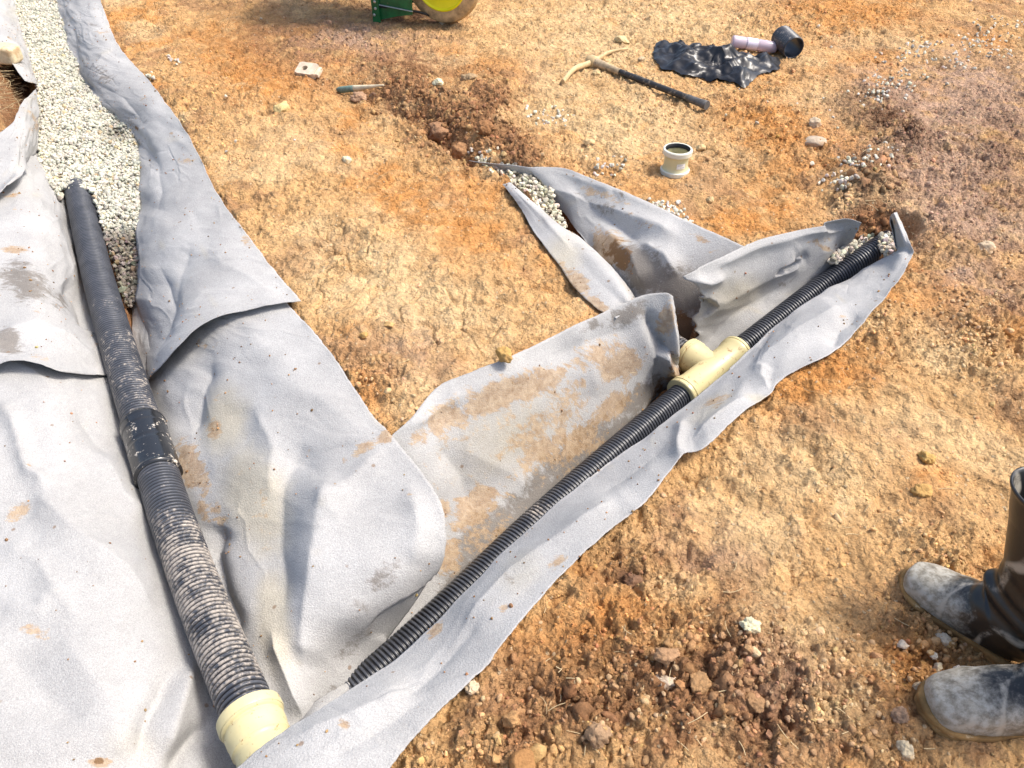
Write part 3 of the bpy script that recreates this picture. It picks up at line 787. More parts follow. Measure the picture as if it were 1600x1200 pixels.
def blur(A, n=3):
    for _ in range(n):
        A = (A + np.roll(A, 1, 0) + np.roll(A, -1, 0) + np.roll(A, 1, 1) + np.roll(A, -1, 1)) / 5
    return A
T = TR - np.maximum(drop, blur(np.minimum(drop, 0.04), 4) * (CL > 100))

# colours of the earth (albedo), by region
wob2 = fbm(X * 13, Y * 13, 79, 3) * 0.35
def reg(base, lst):
    for colr, items in lst:
        w = blobs(items)
        w = np.clip(w * 1.45 + (wob + wob2 * 1.6) * w * 2.0, 0, 1)[..., None]
        base = base * (1 - w) + np.array(colr) * w
    return base
OCHRE, ORANGE, BROWN, GREYB, PALE, DARK = (.54,.328,.147), (.51,.243,.079), (.285,.150,.072), (.41,.270,.185), (.61,.425,.225), (.160,.086,.048)
big = fbm(X * 1.7, Y * 1.7, 61, 4)
S = np.zeros(X.shape + (3,)) + np.array(OCHRE)
S = S + (np.array(ORANGE) - S) * (sstep(0.0, 0.6, big + wob2) * 0.85)[..., None]
S = S + (np.array((.34, .195, .10)) - S) * (sstep(0.12, 0.6, fbm(X * 2.9, Y * 2.9, 67, 4) + wob2) * 0.75)[..., None]
S = S + (np.array(PALE) - S) * (sstep(0.05, 0.7, -fbm(X * 2.3, Y * 2.3, 63, 4)) * 0.7)[..., None]
S = reg(S, [
  (PALE, [(620,450,150,80,20,.8),(1000,60,180,70,0,.85),(1000,200,180,70,0,.75),(1250,160,120,60,0,.5),(1350,760,140,60,10,.6),(1480,560,90,40,20,.6),(1050,920,50,24,0,.9),(1280,1010,50,70,40,.6),(1340,1060,40,60,50,.5),(440,200,90,50,30,.5)]),
  (ORANGE, [(400,110,100,60,30,.7),(640,320,80,40,20,.6),(720,360,70,60,20,.5),(1170,340,80,24,-10,.9),(1260,610,110,30,-25,.8),(1150,110,120,30,10,.5),(1400,1050,60,60,40,.8),(1330,20,120,30,0,.6),(1200,200,100,50,10,.6),(870,330,40,60,0,.7),(930,1000,120,60,-20,.5),(1440,760,60,40,0,.6)]),
  (BROWN, [(800,235,46,36,35,.85),(600,150,60,22,25,.7),(690,190,90,36,35,1.0),(760,180,34,60,25,.9),(620,110,110,40,10,.75),(470,70,110,50,10,.6),(1100,1110,280,100,0,.95),(820,1150,120,60,-20,.6),(1250,1130,150,70,0,.6),(20,150,50,50,0,1.0),(600,10,60,16,0,.7),(1560,300,70,90,0,.35),(940,900,60,30,-40,.4),(1390,950,60,50,0,.4)]),
  (GREYB, [(1440,200,110,70,30,.85),(1540,160,100,70,20,.85),(1500,330,120,60,20,.75),(1400,140,80,30,10,.6),(640,560,60,60,0,.3),(1520,440,90,40,20,.5),(560,60,90,30,0,.5),(1100,860,100,40,10,.22),(1210,1080,80,60,0,.25),(1480,260,130,120,20,.8)]),
  (DARK, [(1385,195,70,34,30,.7),(1360,318,50,40,50,.6),(1375,345,30,24,50,.5),(1340,270,30,20,0,.5),(1570,230,40,60,20,.3),(640,26,60,14,0,.8),(985,905,26,14,0,.8)]),
])
lum = 1 + 0.20 * fbm(X * 11, Y * 11, 71, 5, .65)
S = S * np.clip(lum, 0.5, 1.5)[..., None]
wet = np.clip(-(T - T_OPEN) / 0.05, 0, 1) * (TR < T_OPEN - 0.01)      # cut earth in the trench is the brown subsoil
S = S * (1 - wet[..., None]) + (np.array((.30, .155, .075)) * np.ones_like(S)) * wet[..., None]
nr, nc = X.shape
idx = np.arange(nr * nc).reshape(nr, nc)
Fq = np.stack([idx[:-1, :-1], idx[:-1, 1:], idx[1:, 1:], idx[1:, :-1]], -1).reshape(-1, 4)
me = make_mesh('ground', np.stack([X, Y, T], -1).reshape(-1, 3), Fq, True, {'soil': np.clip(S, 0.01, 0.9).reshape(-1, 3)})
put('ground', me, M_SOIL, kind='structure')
def ground_lookup(A, x, y):
    i = np.clip(np.searchsorted(ys, y) - 1, 0, len(ys) - 2); sx = x / halfw(y); j = np.clip(np.searchsorted(ss, sx) - 1, 0, len(ss) - 2)
    fy = np.clip((y - ys[i]) / (ys[i + 1] - ys[i]), 0, 1); fx = np.clip((sx - ss[j]) / (ss[j + 1] - ss[j]), 0, 1)
    if A.ndim == 3: fy, fx = fy[:, None], fx[:, None]
    return A[i, j] * (1 - fy) * (1 - fx) + A[i, j + 1] * (1 - fy) * fx + A[i + 1, j] * fy * (1 - fx) + A[i + 1, j + 1] * fy * fx
def gz(x, y): return float(ground_lookup(T, np.array([x]), np.array([y]))[0])
def on_ground(u, v, dz=0.0):
    p = at(u, v)
    for _ in range(3):
        p = at(u, v, gz(p[0], p[1]) + dz)
    return p

# ================================================================== PIPES
def corrugated(path, R, pitch, depth, seg=44, mudfun=None, open_ends=False, thick=0.006):
    prof = [(0.0, 1), (0.10, 0), (0.52, 0), (0.62, 1)]      # groove share, rib share (0 = rib top)
    p, s = resample(catmull(path, step=0.004), 0.0004)
    L = s[-1]
    st_, rr = [], []
    k = 0
    while (k + 1) * pitch < L:
        for f, gq in ((0.00, 1.0), (0.06, 0.92), (0.14, 0.12), (0.22, 0.0), (0.54, 0.0), (0.62, 0.12), (0.70, 0.92), (0.76, 1.0)):
            st_.append((k + f) * pitch); rr.append(R - depth * gq)
        k += 1
    st_.append(k * pitch); rr.append(R - depth)
    st_, rr = np.array(st_), np.array(rr)
    q = np.stack([np.interp(st_, s, p[:, i]) for i in range(3)], 1)
    return q, rr, st_
def corr_obj(name, path, R, pitch, depth, parent, mud=None, seg=44, origin=(0, 0, 0), cap=True):
    q, rr, st_ = corrugated(np.asarray(path, float) - np.array(origin), R, pitch, depth)
    V_, Q_, T_ = sweep(q, rr, seg, cap)
    rib = np.repeat((rr > R - depth * 0.5).astype(float), seg)
    mv = np.repeat(np.array([mud(x / st_[-1]) for x in st_]) if mud else np.zeros(len(st_)), seg)
    if cap: rib = np.r_[rib, 0, 0]; mv = np.r_[mv, 0, 0]
    me = mesh_mixed(name, V_, Q_, T_, True, {'mud': np.stack([mv, rib, 0 * rib], 1)})
    return put(name, me, M_PIPE, parent)
def lathe(p0, p1, prof, seg=40):
    """prof: (distance along the axis from p0 in metres, radius)"""
    p0, p1 = np.array(p0, float), np.array(p1, float)
    d = (p1 - p0) / np.linalg.norm(p1 - p0)
    e1 = np.cross(d, [0, 0, 1.0]) if abs(d[2]) < 0.95 else np.cross(d, [1.0, 0, 0])
    e1 /= np.linalg.norm(e1); e2 = np.cross(d, e1)
    a = np.linspace(0, 2 * math.pi, seg, endpoint=False)
    V_ = np.concatenate([p0 + d * t + r * (np.cos(a)[:, None] * e1 + np.sin(a)[:, None] * e2) for t, r in prof])
    idx = np.arange(len(prof) * seg).reshape(len(prof), seg); nx = np.roll(idx, -1, 1)
    return V_, np.stack([idx[:-1], nx[:-1], nx[1:], idx[1:]], -1).reshape(-1, 4)
def lathe_obj(name, p0, p1, prof, mat, parent=None, seg=40, origin=(0, 0, 0), auto=True, **kw):
    V_, Q_ = lathe(np.array(p0, float) - np.array(origin), np.array(p1, float) - np.array(origin), prof, seg)
    bm = bmesh.new()
    vs = [bm.verts.new(v) for v in V_]
    for f in Q_: bm.faces.new([vs[i] for i in f])
    bmesh.ops.recalc_face_normals(bm, faces=bm.faces)
    me = bpy.data.meshes.new(name); bm.to_mesh(me); bm.free()
    for p in me.polygons: p.use_smooth = True
    o = put(name, me, mat, parent, **kw)
    if auto:
        m = o.modifiers.new('edges', 'EDGE_SPLIT'); m.split_angle = math.radians(38)
    return o

def sleeve_mat():
    k = NT('smooth_black_sleeve'); co = k.coord()
    n1 = k.noise(co, 24, 8, 0.7, 0.6).outputs['Fac']
    n2 = k.noise(co, 90, 5, 0.7).outputs['Fac']
    f = k.mr(k.math('ADD', k.math('MULTIPLY', n1, 0.6), k.math('MULTIPLY', n2, 0.4)), 0.555, 0.615)
    c = k.mix(f, (0.016, 0.017, 0.019), k.mix(n2, (0.40, 0.33, 0.24), (0.68, 0.63, 0.56)))
    return k.done(c, k.mr(f, 0, 1, 0.22, 0.85), None, 0.6)
M_SLEEVE = sleeve_mat()

# ---- left pipe
R1 = 0.0605
p1c = catmull(pipe1, step=0.01)
def split_at(path, u, v):
    uu, vv = project(path[:, 0], path[:, 1], path[:, 2])
    return int(np.argmin(np.hypot(uu - u, vv - v)))
i1, i2 = split_at(p1c, 222, 668), split_at(p1c, 247, 742)
o1 = p1c[i1]
left_pipe = thing('drainage_pipe', o1, 'thick black corrugated drain pipe with smooth sleeve, coming out of the gravel', 'pipe')
corr_obj('corrugated_tube', p1c[:i1 + 2], R1, 0.0136, 0.0068, left_pipe, lambda t: 0.06 + 0.30 * (t > 0.72) + 0.22 * math.exp(-((t - 0.62) / 0.05) ** 2) + 0.15 * math.exp(-((t - 0.3) / 0.04) ** 2), origin=o1)
corr_obj('corrugated_tube', p1c[i2 - 2:], R1, 0.0136, 0.0068, left_pipe, lambda t: 0.24 + 0.34 * sstep(0.12, 0.45, t) - 0.25 * (t > 0.93), origin=o1)
q, s = resample(p1c[i1 - 1:i2 + 2], 0.004)
rad = np.full(len(q), R1 + 0.0075); rad[:2] = [R1 - 0.002, R1 + 0.0075]; rad[-2:] = [R1 + 0.0075, R1 - 0.002]; rad[1:4] += .002; rad[-4:-1] += .002
rad[3:len(q) // 5] += 0.002
rad[len(q) // 2 - 2:len(q) // 2 + 2] -= 0.0012
tube_obj('coupling_sleeve', q, rad, M_SLEEVE, left_pipe, seg=48, origin=o1)
e0 = p1c[-1]; ed = (p1c[-1] - p1c[-12]); ed /= np.linalg.norm(ed)
ep = e0 - ed * 0.012
sock = lathe_obj('end_socket', ep, ep + ed, [(0.004,.052),(0.0,.064),(0.002,.0705),(0.026,.0715),(0.029,.0690),(0.031,.0650),(0.038,.0650),(0.041,.0685),(0.058,.0682),(0.061,.0668),(0.086,.0664),(0.090,.0625),(0.098,.0612),(0.102,.0625),(0.155,.0620),(0.156,.054)], M_CREAM, left_pipe, 56, o1)
lathe_obj('locking_ring', ep - ed * 0.002, ep + ed, [(0.0,.0685),(0.001,.0735),(0.022,.0742),(0.026,.0722)], M_CREAM, sock, 56, o1)

# ---- long pipe with Y junction
R2 = 0.046
p2c = catmull(pipe2, step=0.008)
ia, ib = split_at(p2c, 1064, 619), split_at(p2c, 1152, 549)
o2 = p2c[(ia + ib) // 2]
long_pipe = thing('drainage_pipe', o2, 'long slim black corrugated pipe with a cream Y junction, running up to the right', 'pipe')
corr_obj('corrugated_tube', p2c[:ia + 3], R2, 0.0128, 0.0048, long_pipe, lambda t: 0.0 + 0.45 * math.exp(-((t - 0.52) / 0.055) ** 2) + 0.12 * math.exp(-((t - 0.25) / 0.03) ** 2), seg=40, origin=o2)
corr_obj('corrugated_tube', p2c[ib - 3:], R2, 0.0128, 0.0048, long_pipe, lambda t: 0.05, seg=40, origin=o2)
A, B = p2c[ia], p2c[ib]; ab = B - A; LAB = np.linalg.norm(ab); ab /= LAB
junction = lathe_obj('junction_fitting', A, B, [(0.0,.046),(0.0,0.0633),(0.003,0.0660),(0.013,0.0665),(0.015,0.0638),(0.018,0.0638),(0.020,0.0665),(0.030,0.0660),(0.036,0.0616),(0.050,0.0605),(0.054,0.0581),(LAB-0.054,0.0581),(LAB-0.050,0.0605),(LAB-0.036,0.0616),(LAB-0.030,0.0660),(LAB-0.020,0.0665),(LAB-0.018,0.0638),(LAB-0.015,0.0638),(LAB-0.013,0.0665),(LAB-0.003,0.0660),(LAB,0.0633),(LAB,.046)], M_CREAM, long_pipe, 48, o2)
J = A + ab * LAB * 0.56
bdir = at(1050, 540, -.312) - at(1106, 574, -.305)
bdir /= np.linalg.norm(bdir)
BL = 0.132
lathe_obj('branch_socket', J, J + bdir, [(0.0,0.0561),(0.062,0.0578),(0.070,0.0616),(0.088,0.0622),(0.094,0.0665),(0.106,0.0665),(0.108,0.0644),(0.111,0.0644),(0.113,0.0671),(BL-0.003,0.0671),(BL,0.0644),(BL,.046)], M_CREAM, junction, 48, o2)
bp = [J + bdir * (BL - 0.02), J + bdir * (BL + 0.10), at(985, 462, -.235) - np.array([0, 0, .12]), at(915, 380, -.14) - np.array([0, 0, .13])]
corr_obj('corrugated_tube', catmull(bp, step=0.01), R2, 0.0128, 0.0048, long_pipe, lambda t: 0.50, seg=40, origin=o2)

# ================================================================== LOOSE STONES, GRAVEL, CRUMBS
def ico(sub):
    bm = bmesh.new(); bmesh.ops.create_icosphere(bm, subdivisions=sub, radius=1.0)
    V_ = np.array([v.co for v in bm.verts]); F_ = np.array([[v.index for v in f.verts] for f in bm.faces]); bm.free()
    return V_, F_
ICO = {k: ico(k) for k in (1, 2, 3, 4)}
def stone_shape(sub, seed, cuts=7, rough=0.12):
    r = np.random.default_rng(seed)
    V_, F_ = ICO[sub]; V_ = V_.copy()
    for _ in range(cuts):
        n = r.normal(size=3); n /= np.linalg.norm(n); d = r.uniform(0.55, 0.85)
        over = np.maximum(0, V_ @ n - d); V_ -= over[:, None] * n
    off = r.uniform(0, 50, 3)
    for i in range(len(V_)):
        p = Vector(V_[i] * 1.4 + off)
        V_[i] *= 1 + rough * mnoise.noise(p) + rough * 0.75 * mnoise.noise(p * 2.7) + rough * 0.5 * mnoise.noise(p * 6) + rough * 0.3 * mnoise.noise(p * 13)
    return V_, F_
def rotmats(n):
    q = rng.normal(size=(n, 4)); q /= np.linalg.norm(q, axis=1)[:, None]
    w, x, y, z = q.T
    return np.stack([np.stack([1-2*(y*y+z*z), 2*(x*y-z*w), 2*(x*z+y*w)], -1), np.stack([2*(x*y+z*w), 1-2*(x*x+z*z), 2*(y*z-x*w)], -1), np.stack([2*(x*z-y*w), 2*(y*z+x*w), 1-2*(x*x+y*y)], -1)], 1)
def scatter(name, pos, size, col, sub=1, variants=10, flat=(0.6, 1.0), smooth=False, mat=None, cuts=6, rough=0.16, seed0=500, label=None, cat=None):
    """one mesh of many small stones"""
    n = len(pos)
    shp = [stone_shape(sub, seed0 + k, cuts, rough) for k in range(variants)]
    pick = rng.integers(0, variants, n)
    Rm = rotmats(n)
    sc = size[:, None] * np.stack([rng.uniform(0.85, 1.25, n), rng.uniform(0.8, 1.1, n), rng.uniform(*flat, n)], 1)
    Vs, Fs, Cs, base = [], [], [], 0
    for k in range(variants):
        m = np.where(pick == k)[0]
        if not len(m): continue
        V_, F_ = shp[k]
        W = np.einsum('nij,nvj->nvi', Rm[m], V_[None] * sc[m][:, None, :]) + pos[m][:, None, :]
        Vs.append(W.reshape(-1, 3))
        Fs.append((F_[None] + (base + np.arange(len(m)) * len(V_))[:, None, None]).reshape(-1, 3))
        Cs.append(np.repeat(col[m], len(V_), 0)); base += len(m) * len(V_)
    me = make_mesh(name, np.vstack(Vs), np.vstack(Fs), smooth, {'soil': np.clip(np.vstack(Cs), 0.01, 0.9)})
    return put(name, me, mat or M_STONE, kind='stuff', label=label, cat=cat)
def tint(n, base, var=0.15, hue=0.06):
    c = np.array(base)[None] * (1 + rng.normal(0, var, (n, 1))) * (1 + rng.normal(0, hue, (n, 3)))
    return np.clip(c, 0.01, 0.85)

# ---- gravel filling the left trench
pts = []
for layer, dz in ((0, 0.0), (1, -0.011)):
    pitch = 0.0140
    gx, gy = np.meshgrid(np.arange(lo_[0], hi_[0], pitch), np.arange(lo_[1], hi_[1], pitch))
    gx = gx.ravel() + rng.uniform(-.5, .5, gx.size) * pitch; gy = gy.ravel() + rng.uniform(-.5, .5, gy.size) * pitch
    m = inpoly(gx, gy, gpoly)
    gx, gy = gx[m], gy[m]
    pts.append(np.stack([gx, gy, gravel_level(gx, gy) + dz + rng.normal(0, .004, len(gx))], 1))
pts = np.vstack(pts)
d1, _ = polydist(pts[:, 0], pts[:, 1], pipe1)
u_, v_ = project(pts[:, 0], pts[:, 1], pts[:, 2])
pts = pts[~((d1 < 0.066) & (v_ > 296))]
u_, v_ = project(pts[:, 0], pts[:, 1], pts[:, 2])
gc = tint(len(pts), (.53, .51, .42), .11, .025)
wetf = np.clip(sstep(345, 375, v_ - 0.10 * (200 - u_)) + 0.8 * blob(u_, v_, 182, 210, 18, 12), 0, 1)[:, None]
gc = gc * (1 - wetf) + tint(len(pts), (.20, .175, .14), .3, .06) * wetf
yel = (rng.random(len(pts)) < .04)[:, None]
gc = np.where(yel, gc * np.array([.95, .8, .6]), gc)
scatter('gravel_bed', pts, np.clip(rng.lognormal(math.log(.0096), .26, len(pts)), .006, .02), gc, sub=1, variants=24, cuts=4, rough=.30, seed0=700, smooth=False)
# ---- darker gravel in the side trench and round the far pipe end
def gravel_patch(name, poly_px, z, pitch, base, var, smin, smax, layers=2, slope=None):
    poly = np.array([at(u, v, z)[:2] for u, v in poly_px]); lo, hi = poly.min(0), poly.max(0)
    out = []
    for k in range(layers):
        gx, gy = np.meshgrid(np.arange(lo[0], hi[0], pitch), np.arange(lo[1], hi[1], pitch))
        gx = gx.ravel() + rng.uniform(-.5, .5, gx.size) * pitch; gy = gy.ravel() + rng.uniform(-.5, .5, gy.size) * pitch
        m = inpoly(gx, gy, poly); gx, gy = gx[m], gy[m]
        zz = np.full(len(gx), z) if slope is None else slope(gx, gy)
        out.append(np.stack([gx, gy, zz - 0.011 * k + rng.normal(0, .004, len(gx))], 1))
    out = np.vstack(out)
    return scatter(name, out, rng.uniform(smin, smax, len(out)), tint(len(out), base, var, .05), sub=2, variants=10, cuts=8, rough=.1, seed0=800)
gravel_patch('gravel_bed', [(738,256),(790,262),(838,272),(862,300),(880,330),(905,372),(880,362),(845,330),(815,300),(795,290),(770,275)], -.05, .0185, (.50, .46, .35), .35, .008, .0145, 2,
  lambda x, y: -0.012 - 0.095 * sstep(262, 370, project(x, y, 0 * x - .05)[1]))
gravel_patch('gravel_bed', [(1372,372),(1384,362),(1396,366),(1398,392),(1386,398),(1378,388)], -.045, .016, (.50, .45, .36), .3, .008, .014, 2)
gravel_patch('gravel_bed', [(1296,400),(1330,378),(1350,362),(1388,356),(1402,372),(1398,398),(1385,402),(1390,380),(1372,368),(1340,384),(1300,412)], -.09, .018, (.50, .45, .36), .3, .008, .015, 3)
# ---- white gravel spilled on the open soil
def spill(clusters):
    P_, C_ = [], []
    for u, v, ru, rv, n in clusters:
        uu = u + rng.normal(0, ru, n); vv = v + rng.normal(0, rv, n)
        for a, b in zip(uu, vv):
            P_.append(on_ground(a, b, 0.003))
    return np.array(P_)
SP_ = spill([(274,95,7,4,9),(235,120,9,4,14),(1440,72,16,9,26),(1470,85,20,8,24),(1540,60,24,14,60),(1575,40,20,9,26),(1560,85,16,9,20),(1500,100,12,6,16),(1390,130,22,10,40),(1370,150,16,8,24),(1340,255,22,7,40),(1312,282,16,6,30),(1380,232,14,6,14),
  (1052,330,12,7,40),(1075,350,8,5,20),(1030,318,8,4,12),(855,182,16,8,26),(950,262,20,8,26),(880,185,10,5,8),(735,240,10,5,8),(1410,88,14,5,12),(1440,120,30,12,20),(1290,190,60,30,10),(1300,100,160,50,10),
  (380,190,50,60,5),(770,242,16,5,12),(780,262,14,4,14)])
cl_ = ground_lookup(SHMASK.astype(float), SP_[:, 0], SP_[:, 1]) < .2
SP_ = SP_[cl_]
scatter('spilled_gravel', SP_, rng.uniform(.006, .0125, len(SP_)), tint(len(SP_), (.58, .54, .44), .16, .04), sub=2, variants=10, cuts=8, seed0=820)
# ---- tan stones standing out of the soil (too many to count)
SP2 = spill([(1530,520,34,30,150),(1480,460,60,30,70),(1360,470,40,20,50),(1450,1010,30,25,40),(1480,1000,20,25,26),(1180,990,40,20,30),(1050,1060,90,60,60),(760,1090,30,40,24),(1250,1020,60,50,40),(1120,1120,160,50,60),(1350,1100,60,60,40),(1200,200,120,60,70),(1020,130,140,70,60),
  (430,260,110,60,60),(520,200,100,60,40),(1560,400,40,60,50),(700,200,60,40,40),(600,40,300,30,50),(1300,830,200,80,40),(560,580,30,20,24),(640,640,14,10,16),(1420,560,60,24,30),(960,265,60,16,20),(1450,20,120,16,40),(1180,170,30,20,20)])
cl_ = ground_lookup(SHMASK.astype(float), SP2[:, 0], SP2[:, 1]) < .2
SP2 = SP2[cl_]
soilc = ground_lookup(S, SP2[:, 0], SP2[:, 1])
SP2[:, 2] -= .002
mixc = rng.uniform(.0, .5, (len(SP2), 1))
scatter('soil_pebbles', SP2, rng.uniform(.003, .0085, len(SP2)) * np.where(rng.random(len(SP2)) < .10, 1.7, 1), soilc * 1.05 * (1 - mixc) + tint(len(SP2), (.60, .47, .29), .15, .05) * mixc, sub=2, variants=12, cuts=6, seed0=840, smooth=True, mat=M_CRUMB)
# ---- crumbs of earth, everywhere, thicker where it is loose
N = 230000
cx, cy = rng.uniform(-3.9, 3.9, N), rng.uniform(0.5, 6.2, N) ** 1.0
cr = ground_lookup(CRUMBLY, cx, cy)
keep = rng.random(N) < (0.11 + 0.80 * cr ** 1.2) * np.where(cy < 2.0, 1.0, 0.55)
keep &= ground_lookup(SHMASK.astype(float), cx, cy) < .15
keep &= (T_OPEN.min() < 9)
open_ = np.abs(ground_lookup(T - T_OPEN, cx, cy)) < .03
keep &= open_
cu, cv = project(cx, cy, 0 * cx)
keep &= (cu > -150) & (cu < 1750) & (cv < 1300)
cx, cy, cr = cx[keep], cy[keep], cr[keep]
sz = rng.lognormal(math.log(.0031), .45, len(cx)) * (0.8 + 0.75 * cr) * np.where(cy > 3.2, 1.35, 1)
sz = np.clip(sz, .0018, .017)
cp = np.stack([cx, cy, ground_lookup(T, cx, cy) + sz * rng.uniform(-.1, .5, len(cx))], 1)
cc = ground_lookup(S, cx, cy) * rng.lognormal(0.08, .17, (len(cx), 1)) * (1 + rng.normal(0, .05, (len(cx), 3)))
scatter('soil_crumbs', cp, sz, cc, sub=1, variants=12, cuts=3, rough=.22, seed0=860, smooth=False, mat=M_CRUMB)
bigm = rng.random(len(cx)) < np.clip((cr - .40) * .055, 0, 1)
bx_, by_ = cx[bigm], cy[bigm]
bs = rng.lognormal(math.log(.0075), .38, len(bx_)) * np.where(by_ > 3, 1.4, 1)
bs = np.clip(bs, .006, .026)
hp_ = np.array([on_ground(a, b) for a, b in zip(np.r_[rng.normal(1352, 26, 260), rng.normal(775, 30, 130), rng.normal(700, 45, 150), rng.normal(620, 40, 60), rng.normal(1080, 150, 60), rng.normal(1230, 70, 24), rng.normal(850, 60, 20)], np.r_[rng.normal(335, 22, 260), rng.normal(215, 30, 130), rng.normal(185, 24, 150), rng.normal(150, 14, 60), rng.normal(1090, 60, 60), rng.normal(1120, 50, 24), rng.normal(1160, 40, 20)])])
hp_ = hp_[ground_lookup(SHMASK.astype(float), hp_[:, 0], hp_[:, 1]) < .2]
bx_, by_ = np.r_[bx_, hp_[:, 0]], np.r_[by_, hp_[:, 1]]
bs = np.r_[bs, np.clip(rng.lognormal(math.log(.0095), .42, len(hp_)), .005, .024)]
bp_ = np.stack([bx_, by_, ground_lookup(T, bx_, by_) + bs * rng.uniform(-.35, .2, len(bx_))], 1)
bc = ground_lookup(S, bx_, by_) * rng.lognormal(-0.04, .16, (len(bx_), 1)) * (1 + rng.normal(0, .03, (len(bx_), 3)))
scatter('soil_clods', bp_, bs, bc, sub=2, variants=22, cuts=7, rough=.55, seed0=880, smooth=True, mat=M_CRUMB)

fp, fc_ = [], []
for g_, st_g in zip(SHEETS, STAIN_SHADE):
    flat, w_ = g_.reshape(-1, 3), st_g.reshape(-1, 4)
    prob = 0.10 + 0.9 * np.clip(w_[:, 0] + w_[:, 2], 0, 1) ** 2
    n_ = max(4, int(len(flat) * 0.006))
    pk = rng.choice(len(flat), n_, p=prob / prob.sum())
    fp.append(flat[pk] + np.array([0, 0, .0015]))
fp = np.vstack(fp)
scatter('dirt_on_fabric', fp, np.clip(rng.lognormal(math.log(.0022), .45, len(fp)), .001, .007), tint(len(fp), (.30, .18, .09), .25, .06), sub=1, variants=8, cuts=3, rough=.25, seed0=900, mat=M_CRUMB)
# ---- straw and root bits
def straws(name, items, mat):
    V_, F_ = [], []
    for p, ang, L, bend, r, lift in items:
        d = np.array([math.cos(ang), math.sin(ang), lift]); n_ = np.array([-math.sin(ang), math.cos(ang), 0])
        base = len(V_)
        for k in range(5):
            t = k / 4
            c = p + d * L * (t - .5) + n_ * bend * L * (1 - (2 * t - 1) ** 2) + np.array([0, 0, r])
            for q_ in range(3):
                a = q_ * 2.094
                V_.append(c + r * (math.cos(a) * n_ + math.sin(a) * np.array([0, 0, 1.0])))
        for k in range(4):
            for q_ in range(3):
                a, b = base + k * 3 + q_, base + k * 3 + (q_ + 1) % 3
                F_.append((a, b, b + 3, a + 3))
    return put(name, make_mesh(name, V_, F_, True), mat, kind='stuff')
M_STRAW = plain('dry_straw', (.62, .48, .27), .8, 40, .3)
items = []
for (u, v, ang, L) in [(1145,888,55,.045),(1145,922,12,.05),(1090,1122,28,.05),(1415,975,-35,.05),(975,983,75,.022),(1130,1080,10,.02),(855,1033,40,.02),(1480,765,0,.05),(1090,1160,-60,.05),(915,1165,80,.04),(1320,1120,-55,.05),(1070,1170,-50,.04),(870,1105,25,.04),(1230,1150,-60,.06)]:
    p = on_ground(u, v, .004)
    if ground_lookup(SHMASK.astype(float), p[:1], p[1:2])[0] < .2:
        items.append((p, math.radians(ang), L, rng.uniform(-.15, .15), .0011, 0))
for _ in range(420):
    u, v = rng.uniform(180, 1600), rng.uniform(0, 1190)
    if rng.random() < .35: u, v = rng.normal(1420, 90), rng.normal(240, 60)
    p = on_ground(u, v, .003)
    if ground_lookup(SHMASK.astype(float), p[:1], p[1:2])[0] > .05: continue
    items.append((p, rng.uniform(0, 6.28), rng.uniform(.012, .05) * (1.3 if v < 400 else .8), rng.uniform(-.2, .2), rng.uniform(.0005, .0011), rng.uniform(-.1, .25)))
straws('straw_bits', items, M_STRAW)
items = []
for _ in range(260):
    u, v = rng.uniform(-40, 46), rng.uniform(92, 175)
    p = on_ground(u, v, .025)
    if ground_lookup(SHMASK.astype(float), p[:1], p[1:2])[0] > .7: continue
    items.append((p + np.array([0, 0, rng.uniform(0, .03)]), rng.uniform(-1.2, .6), rng.uniform(.05, .16), rng.uniform(-.25, .25), rng.uniform(.0006, .0013), rng.uniform(-.3, .3)))
straws('dry_grass_roots', items, M_STRAW)

# ---- single rocks and clods one can point at
def rock(label, u, v, wpx, hpx, colr, seed, z=None, cuts=7, rough=.14, cat='rock', name='rock', dz=0.25, rotz=None, sub=4):
    p = on_ground(u, v + hpx * 0.3) if z is None else at(u, v, z)
    k = np.linalg.norm([p[0], p[1], p[2] - CAM_H]) / FPX
    w, h = wpx * k / 2, hpx * k / 2
    V_, F_ = stone_shape(sub, seed, cuts, rough if cuts > 7 else rough * (2.0 if cat == 'clod' else 1.5))
    V_ = V_ / np.abs(V_).max(0)
    V_ = V_ * np.array([w, (w + h) / 2, h * 1.05])
    a = rotz if rotz is not None else 0.0
    c_, s_ = math.cos(a), math.sin(a)
    V_ = V_ @ np.array([[c_, s_, 0], [-s_, c_, 0], [0, 0, 1]])
    colv = tint(1, colr, .03, .02)
    me = make_mesh(name, V_, F_, True, {'soil': np.repeat(colv, len(V_), 0)})
    o = put(name, me, M_CRUMB if cat == 'clod' else M_ROCK, None, label, cat, 'rocks and clods lying on the soil')
    o.location = (float(p[0]), float(p[1]), float(p[2] + h * dz))
    return o
k_ = NT('rock'); co_ = k_.coord()
n1_ = k_.noise(co_, 40, 8, .7).outputs['Fac']; n2_ = k_.noise(co_, 140, 4, .7).outputs['Fac']; n3_ = k_.noise(co_, 16, 5, .6).outputs['Fac']
cc_ = k_.scale(k_.attr('soil').outputs['Color'], k_.mr(n1_, .25, .75, .7, 1.25, False))
cc_ = k_.mix(k_.mr(n3_, .52, .68, 0, .6), cc_, (.40, .23, .10))
M_ROCK = k_.done(cc_, .9, k_.bump(k_.math('ADD', n1_, n2_), .7, .006), .2)
TAN, CRM, OCR, BRN, GRB = (.58,.42,.22), (.66,.58,.40), (.50,.30,.11), (.27,.145,.07), (.40,.31,.24)
rock('round ochre stone perched on the top edge of the mud-stained sheet', 787, 560, 28, 30, OCR, 1, z=.035, dz=.4)
rock('large pale yellow rock on the soil left of the wooden peg', 443, 167, 28, 24, (.62,.48,.24), 2)
rock('small round pale stone below the dark clods, on open soil', 542, 248, 14, 13, CRM, 3)
